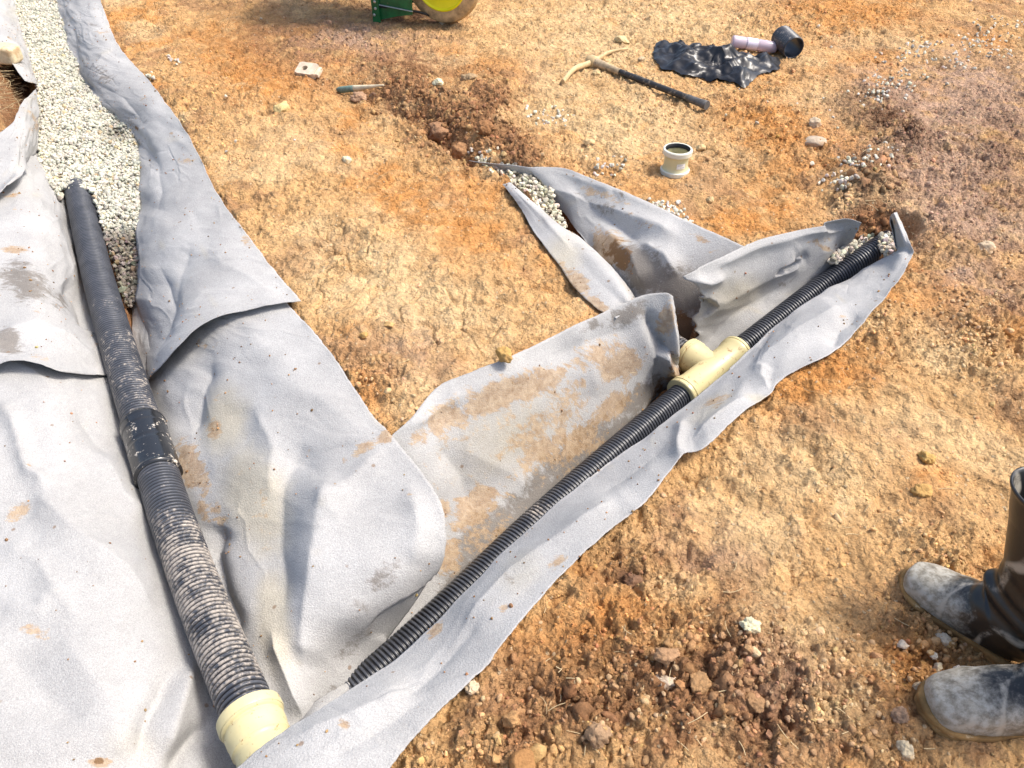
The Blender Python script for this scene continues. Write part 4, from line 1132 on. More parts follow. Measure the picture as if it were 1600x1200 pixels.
rock('pale squarish stone above the grey-brown block at right', 1271, 191, 21, 17, (.60,.47,.33), 4)
rock('long grey-brown block of stone lying near the white pipe coupler', 1272, 222, 36, 20, (.44,.34,.26), 5, cuts=9, rough=.06)
rock('small tan stone to the right of the white pipe coupler', 1094, 229, 17, 12, TAN, 6)
rock('flat tan stone left of the white pipe coupler', 920, 222, 22, 12, TAN, 7)
rock('orange clod standing on smooth soil above the boots', 1446, 712, 24, 22, OCR, 8, cat='clod', name='soil_clod')
rock('flat orange clod with a shadowed edge, below the round orange clod', 1440, 762, 32, 20, OCR, 9, cat='clod', name='soil_clod', dz=.1)
rock('knobbly cream rock in the loose soil at lower right of centre', 1172, 974, 32, 22, CRM, 10, rough=.24)
rock('rough white-topped rock among brown clods near the bottom', 1040, 1060, 36, 24, (.62,.52,.38), 11, rough=.28)
rock('brown clod with a pale crust just above the white-topped rock', 1042, 1016, 42, 30, (.36,.22,.12), 12, cat='clod', name='soil_clod')
rock('grey-brown rounded clod left of the straw near the bottom edge', 936, 1137, 44, 36, (.33,.22,.13), 13, cat='clod', name='soil_clod')
rock('big flat-faced brown clod cut by the bottom edge of the picture', 818, 1184, 42, 34, (.36,.185,.075), 14, cat='clod', name='soil_clod', cuts=9, rough=.07, dz=.3)
rock('large smooth-topped brown clod beside the dark crack in the backfill', 690, 202, 60, 26, (.33,.19,.10), 15, cat='clod', name='soil_clod', rotz=-.5)
rock('brown clod at the lower end of the dark crack in the backfill', 720, 232, 40, 30, (.33,.18,.09), 16, cat='clod', name='soil_clod')
rock('rounded brown clod under the wooden peg', 562, 150, 30, 17, (.36,.23,.14), 17, cat='clod', name='soil_clod')
rock('smaller brown clod under the pale tip of the wooden peg', 590, 150, 24, 15, (.34,.21,.13), 18, cat='clod', name='soil_clod')
rock('dark brown clod in the middle of the backfilled furrow', 756, 196, 30, 22, BRN, 19, cat='clod', name='soil_clod')
rock('brown lump at the top of the backfilled furrow', 733, 120, 26, 16, (.36,.24,.15), 20, cat='clod', name='soil_clod')
rock('small cream stone beside the topmost lump of the furrow', 685, 128, 19, 14, CRM, 21)
rock('pale stone right of the upstanding fabric tip', 1540, 384, 26, 20, (.56,.44,.30), 22)
rock('dark grey-brown clod in the hollow near the front sheet', 992, 907, 36, 22, (.20,.12,.07), 23, cat='clod', name='soil_clod')
rock('cream stone at the front edge of the long clean sheet', 738, 1070, 26, 20, (.62,.50,.32), 24, rough=.22)
rock('small yellowish stone at the far bank of the side trench', 1110, 311, 14, 12, TAN, 25)
rock('thin ochre chip of stone on the compacted soil centre', 570, 522, 17, 12, OCR, 26)
rock('flat ochre stone on the compacted soil, right of the thin chip', 608, 505, 19, 11, (.54,.36,.15), 27)
rock('rough brown clod with a dark shaded side, right of the white-topped rock', 1090, 1062, 40, 32, (.34,.20,.10), 28, cat='clod', name='soil_clod')
rock('brown clod at the right of the straw pile near the bottom', 1175, 1092, 36, 34, (.30,.18,.09), 29, cat='clod', name='soil_clod')
rock('long white stone nearest the sole of the upper boot', 1475, 997, 26, 15, (.68,.58,.44), 30, rotz=-.4)
rock('white stone left of the long stone by the boots', 1410, 1004, 17, 13, (.66,.56,.42), 31)
rock('small white stone midway between the two boots', 1458, 1022, 13, 10, (.72,.66,.56), 32)
rock('round cream stone just above the toe of the lower boot', 1465, 1040, 15, 13, (.68,.58,.42), 33)
rock('white pebble nearest the instep of the lower boot', 1496, 1044, 13, 9, (.70,.62,.50), 34)
rock('cream stone touching the toe of the lower boot', 1432, 1069, 18, 13, (.62,.50,.33), 35)
rock('cream rock near the bottom right, below the toe of the lower boot', 1412, 1168, 26, 24, (.58,.48,.33), 36, rough=.2)
rock('brown round clod left of the lower boot', 1404, 1112, 26, 24, (.36,.24,.15), 37, cat='clod', name='soil_clod')
rock('orange clod at the left foot of the loose heap near the bottom', 800, 1118, 30, 26, (.42,.25,.11), 38, cat='clod', name='soil_clod')
rock('tan stone beside the dark boulder of soil at the top', 985, 27, 18, 12, TAN, 39)
rock('pale stone beyond the pick head', 972, 62, 24, 14, (.60,.45,.25), 40)
rock('small pale stone between the pick head and the black plastic', 1002, 92, 12, 9, (.56,.42,.28), 41)
rock('small tan stone under the pick head', 932, 112, 14, 8, TAN, 42)

# ================================================================== OBJECTS LYING ABOUT
# ---- loose pipe coupler
c0 = on_ground(1054, 268)
cpl = thing('pipe_coupler', c0, 'cream plastic pipe coupler standing upright on open soil, black seal inside', 'coupler')
up = np.array([0.0, 0.02, 1.0])
lathe_obj('body', (0, 0, 0.0), up, [(.016,.0600),(.022,.0560),(.034,.0535),(.070,.0535),(.082,.0560),(.088,.0605),(.088,.052),(.060,.0495),(.02,.0495)], M_CREAM_CLEAN, cpl, 48)
lathe_obj('bottom_rim', (0, 0, -.004), up, [(.0,.058),(.001,.0645),(.018,.0655),(.022,.0605)], M_CREAM_RIM, cpl, 48)
lathe_obj('top_rim', (0, 0, .084), up, [(.0,.0600),(.004,.0650),(.022,.0655),(.026,.0625),(.026,.0555),(.018,.0545)], M_CREAM_RIM, cpl, 48)
lathe_obj('seal_ring', (0, 0, .082), up, [(.026,.0560),(.028,.0545),(.022,.0505),(.010,.0500)], M_SEAL, cpl, 48)
def curved_patch(name, r, a0, a1, z0, z1, mat, parent):
    b = MB()
    n = 8
    vs = []
    for k in range(n + 1):
        a = math.radians(a0 + (a1 - a0) * k / n)
        vs += [(r * math.cos(a), r * math.sin(a), z0), (r * math.cos(a), r * math.sin(a), z1)]
    b.add(vs, [(2 * k, 2 * k + 2, 2 * k + 3, 2 * k + 1) for k in range(n)])
    return b.build(name, mat, parent, smooth=True)
st_ = curved_patch('sticker', .0545, -96, -54, .036, .060, M_STICKER, cpl)
curved_patch('print_line', .0549, -92, -68, .052, .0545, M_INK, st_)
curved_patch('print_line', .0549, -80, -58, .042, .0440, M_INK, st_)

# ---- pick
hA, hE, hB = on_ground(879, 128, .012), on_ground(926, 97, .03), on_ground(981, 76, .012)
pick = thing('pickaxe', (hE[0], hE[1], 0), 'mud-caked pickaxe lying flat with a black handle', 'pickaxe')
M_MUDMETAL = plain('muddy_steel', (.58, .43, .23), .85, 30, .25, .3, .3, (.30, .22, .15), .1)
M_HANDLE = None
k_ = NT('pick_handle'); co_ = k_.coord()
n_ = k_.noise(co_, 30, 6, .7).outputs['Fac']
f_ = k_.mr(k_.math('ADD', n_, k_.math('MULTIPLY', k_.n('SeparateXYZ').outputs[0], 0.0)), .52, .66, 0, .55)
cc_ = k_.mix(f_, (.028, .027, .027), (.34, .27, .19))
M_HANDLE = k_.done(cc_, .55, k_.bump(n_, .3, .003), .4)
M_HANDLEMUD = plain('muddy_handle', (.40, .31, .20), .85, 30, .35, .4, .2, (.08, .07, .06), .15)
org = np.array([hE[0], hE[1], 0.0])
hp = catmull([hA, (hA * .55 + hE * .45) + (hB - hA) * 0 + np.array([-.012, .022, .012]), hE, (hE * .5 + hB * .5) + np.array([-.006, .026, .008]), hB], step=.008)
tt = np.linspace(0, 1, len(hp))
hr = np.where(tt < .5, .0165 - .004 * (.5 - tt), .018 * (1 - 1.6 * (tt - .5)) + .001)
head = tube_obj('head', hp, hr, M_MUDMETAL, pick, 14, True, org, squash=(.8, 1.0))
hd = on_ground(1111, 168, .02)
hdir = hd - hE; HL = np.linalg.norm(hdir); hdir /= HL
lathe_obj('eye_socket', hE - hdir * .035, hd, [(0, .012), (.002, .030), (.02, .037), (.05, .037), (.068, .031), (.070, .012)], M_MUDMETAL, head, 20, org)
hq = np.array([hE + hdir * t for t in np.linspace(.01, HL * .97, 40)]) + np.array([0, 0, .003])
tq = np.linspace(0, 1, 40)
hrad = .017 + .010 * np.exp(-(tq / .12) ** 2) + .004 * np.exp(-((tq - 1) / .05) ** 2)
n0 = 11
hand = tube_obj('handle', hq[n0 - 1:34], hrad[n0 - 1:34], M_HANDLE, pick, 18, True, org)
tube_obj('muddy_neck', hq[:n0], hrad[:n0] + .0006, M_HANDLEMUD, hand, 18, True, org)
tube_obj('grip_end', hq[33:], hrad[33:] + .0018, plain('grip_grey', (.10, .095, .09), .6, 30, .3), hand, 18, True, org)

# ---- black plastic bag
bag_px = [(1020,84),(1024,70),(1036,68),(1046,76),(1060,80),(1075,72),(1086,70),(1100,78),(1120,74),(1140,76),(1162,82),(1180,90),(1196,96),(1210,90),(1219,90),(1220,104),(1206,108),(1190,113),(1178,120),(1165,131),(1150,126),(1130,120),(1112,118),(1096,114),(1074,117),(1056,110),(1036,103),(1023,94)]
bpol = np.array([at(u, v, .02)[:2] for u, v in bag_px])
cen = bpol.mean(0)
# radial grid from the centre to the outline, so the rim is the real outline
NA, NRr = 130, 26
per = np.r_[0, np.cumsum(np.linalg.norm(np.diff(np.vstack([bpol, bpol[:1]]), axis=0), axis=1))]
tt = np.linspace(0, per[-1], NA, endpoint=False)
cl2 = np.vstack([bpol, bpol[:1]])
rim = np.stack([np.interp(tt, per, cl2[:, k]) for k in (0, 1)], 1)
rim += .006 * np.stack([perlin(tt * 25, tt * 0, 1), perlin(tt * 25, tt * 0, 2)], 1)
rr_ = np.linspace(0.02, 1, NRr)
gx = cen[0] + (rim[None, :, 0] - cen[0]) * rr_[:, None]; gy = cen[1] + (rim[None, :, 1] - cen[1]) * rr_[:, None]
def ridged(x, y, s): return 1 - np.abs(perlin(x, y, s)) * 2.2
wx_, wy_ = gx + .03 * perlin(gx * 9, gy * 9, 401), gy + .03 * perlin(gx * 9, gy * 9, 402)
hgt = .012 + .034 * np.clip(ridged(wx_ * 4, wy_ * 7, 403), -.3, 1) + .016 * np.clip(ridged(wx_ * 8, wy_ * 15, 404), -.3, 1) + .004 * np.clip(ridged(wx_ * 26, wy_ * 30, 405), -.3, 1)
f1, f2, cid = worley(wx_ * 8, wy_ * 11, 406)
hgt += .030 * (f2 - f1) * (cid + .1)
f1, f2, cid = worley(wx_ * 17, wy_ * 21, 409)
hgt += .005 * (f2 - f1) * (cid - .2)
env = 1 - rr_[:, None] ** 3
hz = ground_lookup(T_OPEN, gx.ravel(), gy.ravel()).reshape(gx.shape) + .004 + (hgt + .02) * (0.15 + .85 * env)
gx2 = gx + .010 * perlin(gx * 40, gy * 40, 407); gy2 = gy + .010 * perlin(gx * 40, gy * 40, 408)
V_ = np.stack([gx2, gy2, hz], -1).reshape(-1, 3)
idx = np.arange(NRr * NA).reshape(NRr, NA); nx = np.roll(idx, -1, 1)
Fb = np.stack([idx[:-1], nx[:-1], nx[1:], idx[1:]], -1).reshape(-1, 4)
M_BAG = plain('black_polythene', (.016, .016, .018), .34, 18, .3, .15, .5, (.30, .23, .15), -.16)
bo = np.array([cen[0], cen[1], 0])
put('plastic_bag', make_mesh('plastic_bag', V_ - bo, Fb, True), M_BAG, None, 'crumpled black plastic bag lying on the soil beyond the pickaxe', 'plastic bag').location = bo

# ---- clear bottle and pipe offcut
k_ = NT('clear_plastic'); k_.b.inputs['Transmission Weight'].default_value = .55; k_.b.inputs['IOR'].default_value = 1.3
k_.done((.80, .70, .78), .18, None, .6); M_CLEAR = k_.m
bA, bB = on_ground(1143, 64, .034), on_ground(1214, 75, .034)
bot = thing('plastic_bottle', (bA[0], bA[1], 0), 'clear pinkish plastic bottle lying beside the short pipe offcut', 'bottle')
bl = np.linalg.norm(bB - bA); bo = np.array([bA[0], bA[1], 0])
lathe_obj('bottle_body', bA, bB, [(0, .004), (.002, .028), (.008, .033), (bl * .28, .0335), (bl * .29, .0315), (bl * .31, .0315), (bl * .32, .0335), (bl * .56, .0335), (bl * .57, .0315), (bl * .59, .0335), (bl * .80, .0335), (bl * .93, .0325), (bl * .97, .028), (bl, .020), (bl, .017), (bl * .97, .026), (bl * .93, .030), (bl * .78, .0312), (.010, .0312), (.006, .004)], M_CLEAR, bot, 28, bo)
lathe_obj('paper_wrap', bA, bB, [(bl * .33, .0340), (bl * .55, .0340)], plain('bottle_label', (.72, .64, .72), .5, 60, .15), bot, 28, bo)
oA, oB = on_ground(1222, 58, .064), on_ground(1239, 74, .064)
od = (oB - oA) / np.linalg.norm(oB - oA)
oA, oB = oA - od * .01, oB + od * .012
off = thing('pipe_offcut', (oB[0], oB[1], 0), 'short black corrugated pipe offcut lying open end towards us', 'pipe offcut')
bo = np.array([oB[0], oB[1], 0])
LO = np.linalg.norm(oB - oA)
prof = []
k = 0
while (k + 1) * .0118 < LO:
    for f, gq in ((0, 1), (.08, .9), (.2, 0), (.62, 0), (.78, .9), (.84, 1)): prof.append(((k + f) * .0118, .0640 - .0042 * gq))
    k += 1
LOe = k * .0118
V_, Q_ = lathe(oA - bo, oB - bo, prof, 40)
me = make_mesh('outer_wall', V_, Q_, True, {'mud': np.tile([.34, .8, 0], (len(V_), 1))})
put('outer_wall', me, M_PIPE, off)
prof2 = [(LOe - .001, .0598), (LOe + .004, .0615), (LOe + .004, .0560)] + [(LOe * (1 - t), .0560 - .0022 * (i % 2)) for i, t in enumerate(np.linspace(.02, 1, 26))]
V_, Q_ = lathe(oA - bo, oB - bo, prof2, 40)
me = make_mesh('inner_wall', V_, Q_, True, {'mud': np.tile([.15, .6, 0], (len(V_), 1))})
put('inner_wall', me, M_PIPE, off)

# ---- wooden block with a hole, wooden peg, stone block
M_WOOD = plain('weathered_wood', (.60, .50, .38), .85, 24, .25, .3, .2, (.38, .25, .13), .05)
def holed_block(label, pa, pb, depth, thick, hole):
    pa, pb = np.array(pa), np.array(pb)
    c = (pa + pb) / 2; ax = pb - pa; L = np.linalg.norm(ax[:2]); ang = math.atan2(ax[1], ax[0])
    t = thing('timber_block', c, label, 'block')
    n = 24; vs = []; hx, hy = L / 2, depth / 2
    for z in (0, thick):
        for k in range(n):
            a = 2 * math.pi * k / n + .001
            m = min(hx / abs(math.cos(a)) if abs(math.cos(a)) > 1e-6 else 9, hy / abs(math.sin(a)) if abs(math.sin(a)) > 1e-6 else 9)
            vs.append((m * math.cos(a), m * math.sin(a), z))
        for k in range(n):
            a = 2 * math.pi * k / n + .001
            vs.append((-hx * .18 + hole * math.cos(a), hole * math.sin(a), z))
    fs = []
    for k in range(n):
        j = (k + 1) % n
        o0, o1, i0, i1 = k, j, n + k, n + j
        O0, O1, I0, I1 = 2 * n + k, 2 * n + j, 3 * n + k, 3 * n + j
        fs += [(o0, o1, i1, i0), (O0, I0, I1, O1), (o0, O0, O1, o1), (i0, i1, I1, I0)]
    b = MB(); b.add(vs, fs)
    o = b.build('block_body', M_WOOD, t)
    e = MB(); e.box((hx + .010, 0, thick * .45), (.022, depth * .7, thick * .7)); e.build('end_tab', M_WOOD, t, bevel=.003)
    t.rotation_euler = (math.radians(24), 0, ang)
    return t
pa, pb = on_ground(468, 112, .012), on_ground(497, 116, .012)
holed_block('small pale timber block with a round hole, on the brown soil', pa, pb, .085, .035, .017)
pa, pb = on_ground(527, 141, .016), on_ground(600, 133, .014)
pg = thing('wooden_peg', (pa[0], pa[1], 0), 'slim wooden peg with a dark green end, lying across brown clods', 'peg')
bo = np.array([pa[0], pa[1], 0])
pl = pb - pa; L = np.linalg.norm(pl)
tube_obj('painted_end', [pa + pl * t for t in np.linspace(0, .36, 8)], [.012, .017] + [.018] * 6, plain('green_grey_paint', (.13, .20, .17), .6, 40, .4, 0, .4, (.5, .43, .3), .03), pg, 8, True, bo, squash=(.7, 1))
tube_obj('bare_shaft', [pa + pl * t for t in np.linspace(.35, 1, 14)], list(np.linspace(.0178, .004, 14)), plain('bare_wood', (.62, .54, .38), .8, 30, .2), pg, 8, True, bo, squash=(.7, 1))
bc_ = at(2, 86, .035)
sb = MB((0, 0, 0))
V_, F_ = stone_shape(4, 99, 0, .05)
Vb = np.sign(V_) * np.abs(V_) ** .35 * np.array([.105, .055, .050])
me = make_mesh('stone_block', Vb, F_, True, {'soil': np.tile([.64, .53, .34], (len(Vb), 1))})
o = put('stone_block', me, M_ROCK, None, 'pale yellow squared stone block on the dry grass at the left edge', 'stone block')
o.location = (float(bc_[0]), float(bc_[1]), float(bc_[2]) + .01); o.rotation_euler = (0, .04, -.12)

# ---- wheelbarrow standing at the top edge
M_GREEN = plain('green_paint', (.010, .115, .035), .35, 14, .4, .0, .5, (.30, .21, .12), -.05)
M_YELLOW = plain('yellow_plastic', (.86, .80, .010), .45, 20, .03)
M_TYRE = plain('muddy_tyre', (.48, .34, .18), .95, 24, .4, .6, .1)
M_STEEL = plain('bolt_steel', (.55, .55, .52), .35, 40, .2, metal=.9)
M_MUDBAR = plain('mud_coated_bar', (.60, .50, .36), .85, 30, .25, .3, .2)
legp = on_ground(585, 33); whp = on_ground(678, 36)
wb = thing('wheelbarrow', (legp[0], legp[1], legp[2]), 'green wheelbarrow with yellow wheel hub and muddy tyre, cut off by top edge', 'wheelbarrow')
WYAW = -0.36
wb.rotation_euler = (0, 0, WYAW)
dx = 0.42
bo = np.array(legp)
def wbbox(name, c, size, mat, parent=wb, rot=None, bevel=.003, **kw):
    b = MB(); b.box(c, size, rot); return b.build(name, mat, parent, bevel=bevel, **kw)
for side, yo in ((0, 0.0), (1, .35)):
    b = MB()     # folded leg plate: wide at the top, toe on the ground
    zt = .34
    outl = [(0, 0), (.03, .008), (.17, .046), (.28, .066), (.28, zt), (0, zt)]
    vs = [(x_, yo, z_) for x_, z_ in outl] + [(x_, yo + .012, z_) for x_, z_ in outl]
    n = len(outl)
    b.add(vs, [tuple(range(n))[::-1], tuple(range(n, 2 * n))] + [(i, (i + 1) % n, n + (i + 1) % n, n + i) for i in range(n)])
    leg = b.build('leg_plate', M_GREEN, wb, bevel=.003)
    wbbox('flange', (.026, yo - .010, .17), (.052, .018, .34), M_GREEN, leg)
    wbbox('edge_bead', (.17, yo - .006, .098), (.24, .012, .006), M_STEEL if side == 0 else M_GREEN, leg, Matrix.Rotation(.07, 3, 'Y'))
    for z_ in (.045, .085, .125, .2):
        lathe_obj('bolt', (.030 if z_ != .045 else .016, yo - .018, z_), (.030, yo - 1, z_), [(0, .009), (.005, .009), (.008, .006), (.008, .0005)], M_STEEL, leg, 8)
b = MB()          # tray
bot_, top_ = [(-.25, .02), (.30, .02), (.30, .33), (-.25, .33)], [(-.55, -.12), (.55, -.12), (.55, .48), (-.55, .48)]
vs = [(x_, y_, .345) for x_, y_ in bot_] + [(x_, y_, .62) for x_, y_ in top_] + [(x_ * .98, y_ * .98 + .004, .352) for x_, y_ in bot_] + [(x_ * .985, y_ * .98 + .004, .62) for x_, y_ in top_]
fs = [(3, 2, 1, 0)] + [(i, (i + 1) % 4, 4 + (i + 1) % 4, 4 + i) for i in range(4)] + [(8, 9, 10, 11)] + [(8 + i, 12 + i, 12 + (i + 1) % 4, 8 + (i + 1) % 4) for i in range(4)] + [(4 + i, 4 + (i + 1) % 4, 12 + (i + 1) % 4, 12 + i) for i in range(4)]
b.add(vs, fs); b.build('tray', M_GREEN, wb, bevel=.002)
wxc, wyc, WR = dx + .02, .14, .255
wheel = bpy.data.objects.new('wheel', None); COL.objects.link(wheel); wheel.parent = wb
a = np.linspace(0, 2 * math.pi, 49)[:-1]
def ring(name, prof, mat, parent, seg=56):
    return lathe_obj(name, (wxc, wyc, WR), (wxc, wyc - 1, WR), prof, mat, parent, seg)
ring('tyre', [(-.045, .168), (-.05, .215), (-.035, .245), (-.012, WR), (.012, WR), (.035, .245), (.05, .215), (.045, .168)], M_TYRE, wheel)
ring('rim', [(-.03, .172), (.048, .178), (.054, .170), (.042, .160), (.036, .08), (.048, .05), (.048, .0)], M_YELLOW, wheel)
lathe_obj('axle', (wxc, .02, WR), (wxc, 1, WR), [(0, .0005), (0, .012), (.25, .012), (.25, .0005)], M_STEEL, wb, 12)
for yo in (.055, .265):
    tube_obj('frame_tube', catmull([(-1.0, yo, .58), (-.3, yo, .36), (.2, yo, .33), (dx * .8, yo + (.02 if yo < 0 else -.02), .30), (wxc + .01, yo, WR)], step=.03), [.016] * len(catmull([(-1.0, yo, .58), (-.3, yo, .36), (.2, yo, .33), (dx * .8, yo, .30), (wxc + .02, yo, WR)], step=.03)), M_GREEN, wb, 12)
sp = on_ground(691, 40) - bo
sp = np.array([sp[0] * math.cos(WYAW) + sp[1] * math.sin(WYAW), -sp[0] * math.sin(WYAW) + sp[1] * math.cos(WYAW), sp[2]])
tube_obj('prop_bar', [(sp[0], sp[1], sp[2] - .01), (sp[0] + .002, sp[1] + .005, .06), (sp[0] + .010, sp[1] + .014, .16), (sp[0] + .014, sp[1] + .02, .36)], [.021, .020, .021, .021], M_MUDBAR, wb, 12)
tube_obj('brace_bar', [(.02, -.012, .10), (.16, .02, .085), (.30, .06, .07), (sp[0] - .01, sp[1] + .01, .012)], [.008] * 4, M_SEAL, wb, 8)

# ---- rubber boots
def boot_mat():
    k = NT('muddy_rubber'); co = k.coord()
    sep = k.n('SeparateColor'); k.l(k.attr('dust').outputs['Color'], sep.inputs[0])
    n1 = k.noise(co, 11, 8, .7, .8).outputs['Fac']; n2 = k.noise(co, 60, 6, .7).outputs['Fac']
    nn = k.math('ADD', k.math('MULTIPLY', n1, .65), k.math('MULTIPLY', n2, .35))
    f = k.mr(k.math('ADD', sep.outputs[0], k.math('MULTIPLY', k.math('SUBTRACT', nn, .5), 1.7)), .30, .80, 0, .88)
    c = k.mix(f, (.014, .014, .014), k.mix(k.mr(n2, .35, .65), (.26, .225, .165), (.46, .435, .375)))
    wv = k.n('TexWave'); wv.inputs['Scale'].default_value = 3.0; wv.inputs['Distortion'].default_value = 14; wv.inputs['Detail'].default_value = 2; wv.inputs['Detail Scale'].default_value = 1.2
    k.l(co, wv.inputs['Vector'])
    scr = k.math('MULTIPLY', k.mr(wv.outputs['Fac'], .86, 1.0), k.mr(n1, .40, .55))
    c = k.mix(k.math('MULTIPLY', scr, .8), c, (.42, .38, .31))
    m = k.mr(k.math('ADD', sep.outputs[1], k.math('MULTIPLY', k.math('SUBTRACT', nn, .5), 1.0)), .5, .62)
    c = k.mix(k.math('MULTIPLY', m, .9), c, (.42, .26, .12))
    return k.done(c, k.mr(f, 0, 1, .32, .75), k.bump(n2, .15, .003), .5)
M_BOOT = boot_mat()
M_SOLE = plain('muddy_sole', (.30, .175, .065), .8, 26, .45, .5, .25, (.50, .36, .20), .1)
M_BOOTIN = plain('boot_lining', (.02, .02, .02), .8)
def boot(label, toe, heel, lean, seed, H=.37):
    toe, heel = np.array(toe), np.array(heel)
    d = toe[:2] - heel[:2]; ang = math.atan2(d[1], d[0]); sc = np.linalg.norm(d) / .295
    z0 = min(gz(*toe[:2]), gz(*heel[:2])) - .004
    root = thing('rubber_boot', (heel[0], heel[1], z0), label, 'boot')
    root.rotation_euler = (0, 0, ang); root.scale = (sc, sc, sc)
    secs = [(.2895,.050,0,.0004,.0004),(.288,.050,0,.011,.009),(.284,.050,0,.024,.020),(.272,.048,0,.039,.027),(.252,.050,0,.0480,.034),(.22,.054,2,.0525,.040),(.185,.061,6,.0515,.050),(.15,.068,14,.049,.058),(.12,.078,26,.046,.068),(.096,.093,42,.044,.080),
            (.082,.112,56,.0435,.085),(.073,.135,68,.044,.082),(.066,.165,80,.045,.072),(.063,.20,87,.047,.066),(.062,.24,90,.051,.066),(.062,.29,90,.056,.069),(.062,.335,90,.060,.073),(.062,H,90,.062,.075)]
    secs = np.array(secs)
    # smooth interpolation of sections
    fine = []
    for c in range(5):
        col_ = catmull(np.column_stack([np.arange(len(secs)), secs[:, c], 0 * secs[:, c]]), n_per=5)
        fine.append(col_[:, 1])
    fine = np.array(fine).T
    seg = 44; a = np.linspace(0, 2 * math.pi, seg, endpoint=False)
    Vs, dust = [], []
    for i, (cx_, cz_, th, w, h) in enumerate(fine):
        t_ = math.radians(th)
        e = np.array([math.sin(t_), 0, math.cos(t_)])
        pw = 0.85 if th < 40 else 1.0
        ca, sa = np.sign(np.cos(a)) * np.abs(np.cos(a)) ** pw, np.sign(np.sin(a)) * np.abs(np.sin(a)) ** pw
        R = np.array([cx_, 0, cz_])[None] + (w * ca)[:, None] * np.array([0, 1.0, 0]) + (h * sa)[:, None] * e
        R[:, 2] = np.maximum(R[:, 2], .018)
        Vs.append(R)
        for q_ in R:
            f_ = float(np.clip((q_[0] - .10) / .12, 0, 1)) * float(np.clip((.17 - q_[2]) / .08, 0, 1))
            dust.append((.10 + .66 * f_ + (.35 if q_[2] < .040 and q_[0] < .15 else 0), (.10 if q_[2] > .06 else .18) + (.40 if q_[2] < .032 else 0), 0))
    n_out = len(Vs)
    # rolled rim and inside
    cx_, cz_, th, w, h = fine[-1]
    for dz_, k_w in ((.004, 1.03), (.009, 1.02), (.010, .97), (.004, .935), (-.05, .92), (-.14, .86)):
        R = np.array([cx_, 0, cz_ + dz_])[None] + (w * k_w * np.cos(a))[:, None] * np.array([0, 1.0, 0]) + (h * k_w * np.sin(a))[:, None] * np.array([1.0, 0, 0])
        Vs.append(R); dust += [(.1 if dz_ > 0 else 0, 0, 0)] * seg
    V_ = np.concatenate(Vs)
    # creases round the ankle, then the lean of the shin
    for i in range(len(V_)):
        x_, y_, z_ = V_[i]
        if i < n_out * seg and z_ < .07 and x_ > -.02:
            b_ = .0022 * math.exp(-((z_ - .041) / .0035) ** 4) * (x_ < .28) + .0020 * math.exp(-((x_ - .222 + .25 * (z_ - .06)) / .0045) ** 2)
            r_ = np.array([0, y_, .4 * (z_ - .05)]); r_ /= np.linalg.norm(r_) + 1e-6
            V_[i] += r_ * (b_ + .0022 * mnoise.noise(Vector((x_ * 30, y_ * 30, z_ * 30 + seed))))
        if z_ > .07 and i < n_out * seg:
            cw = math.exp(-((z_ - .15) / .06) ** 2)
            s_ = math.sin((z_ - .35 * (x_ - .06)) * 150 + 2 * mnoise.noise(Vector((x_ * 14, y_ * 14, seed)))) * .0032 * cw + .004 * mnoise.noise(Vector((x_ * 9, y_ * 9, z_ * 9 + seed)))
            r_ = np.array([x_ - .065, y_, 0]); r_ /= np.linalg.norm(r_) + 1e-6
            V_[i] += r_ * s_
    lz = np.maximum(0, V_[:, 2] - .10)
    V_[:, 0] += lean[0] * lz; V_[:, 1] += lean[1] * lz
    nrow = len(Vs)
    idx = np.arange(nrow * seg).reshape(nrow, seg); nx = np.roll(idx, -1, 1)
    Q_ = np.stack([idx[:-1], nx[:-1], nx[1:], idx[1:]], -1).reshape(-1, 4)
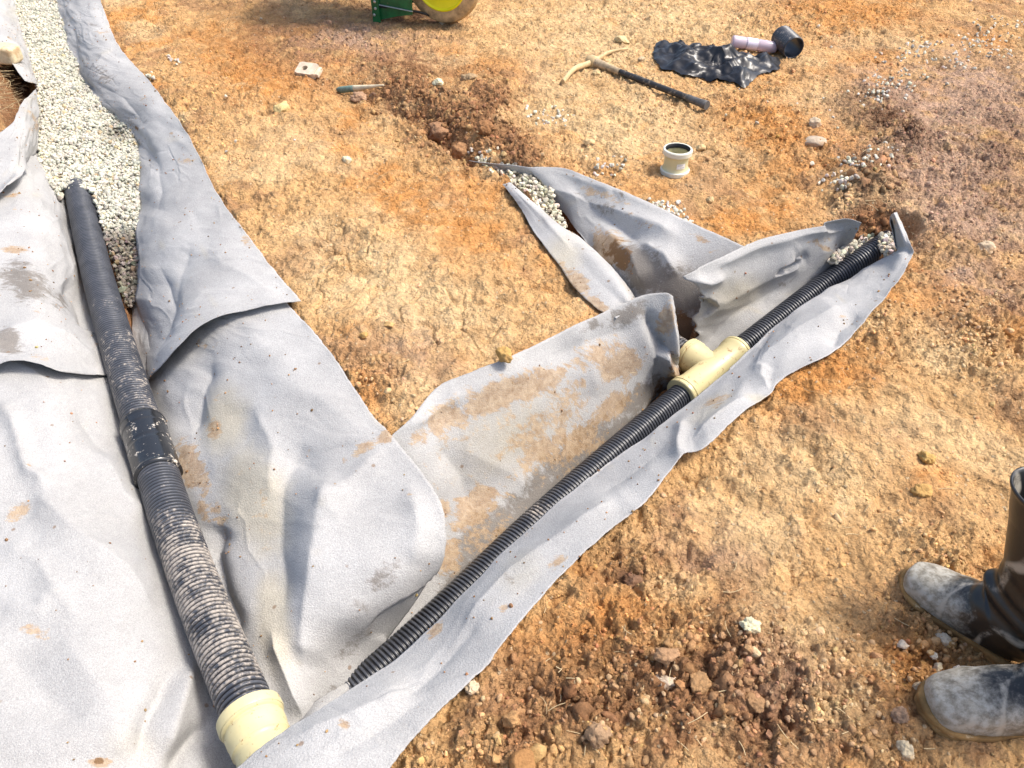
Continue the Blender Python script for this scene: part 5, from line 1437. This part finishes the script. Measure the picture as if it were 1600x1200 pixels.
    me = make_mesh('boot_upper', V_, Q_[:, ::-1], True, {'dust': np.array(dust)})
    put('boot_upper', me, M_BOOT, root)
    # sole
    xo = np.array([-.006,-.004,.01,.035,.07,.11,.15,.19,.225,.255,.278,.292,.296])
    wo = np.array([.004,.018,.033,.040,.040,.038,.043,.0525,.055,.052,.042,.022,.004])
    px_ = np.linspace(-.006, .296, 60); pw_ = np.interp(px_, xo, wo)
    pw_ = np.convolve(np.pad(pw_, 2, mode='edge'), np.ones(5) / 5, 'valid')
    outl = np.vstack([np.stack([px_, pw_], 1), np.stack([px_[::-1], -pw_[::-1]], 1)])
    lay = [(0.0, -.002), (.004, .001), (.016, .0015), (.019, -.0005), (.022, .0012), (.030, .001), (.033, -.003), (.034, -.012)]
    Vs = []
    cen = np.array([.14, 0])
    for z_, o_ in lay:
        nrm = outl - np.column_stack([np.clip(outl[:, 0], .03, .25), 0 * outl[:, 0]]); nrm /= np.linalg.norm(nrm, axis=1)[:, None] + 1e-9
        wobl = np.array([.002 * mnoise.noise(Vector((p[0] * 40, p[1] * 40, z_ * 60 + seed))) for p in outl])
        P2 = outl + nrm * (o_ + wobl)[:, None]
        arch = .010 * np.exp(-((outl[:, 0] - .095) / .03) ** 2) if z_ < .01 else 0
        spring = .012 * np.clip((outl[:, 0] - .2) / .095, 0, 1) ** 2
        Vs.append(np.column_stack([P2, z_ + arch + spring + 0 * P2[:, 0]]))
    V_ = np.concatenate(Vs); n = len(outl)
    idx = np.arange(len(lay) * n).reshape(len(lay), n); nx = np.roll(idx, -1, 1)
    Q_ = np.stack([idx[:-1], nx[:-1], nx[1:], idx[1:]], -1).reshape(-1, 4)
    put('sole', make_mesh('sole', V_, Q_, True), M_SOLE, root)
    return root
boot('upright muddy black rubber boot with its toe pointing away up the slope', at(1412, 893, .02), at(1628, 1062, .0), (.34, -.16), 3)
boot('grey dusty rubber boot at the lower right corner, toe pointing left', at(1436, 1100, .02), at(1712, 1126, .0), (.10, .0), 8)
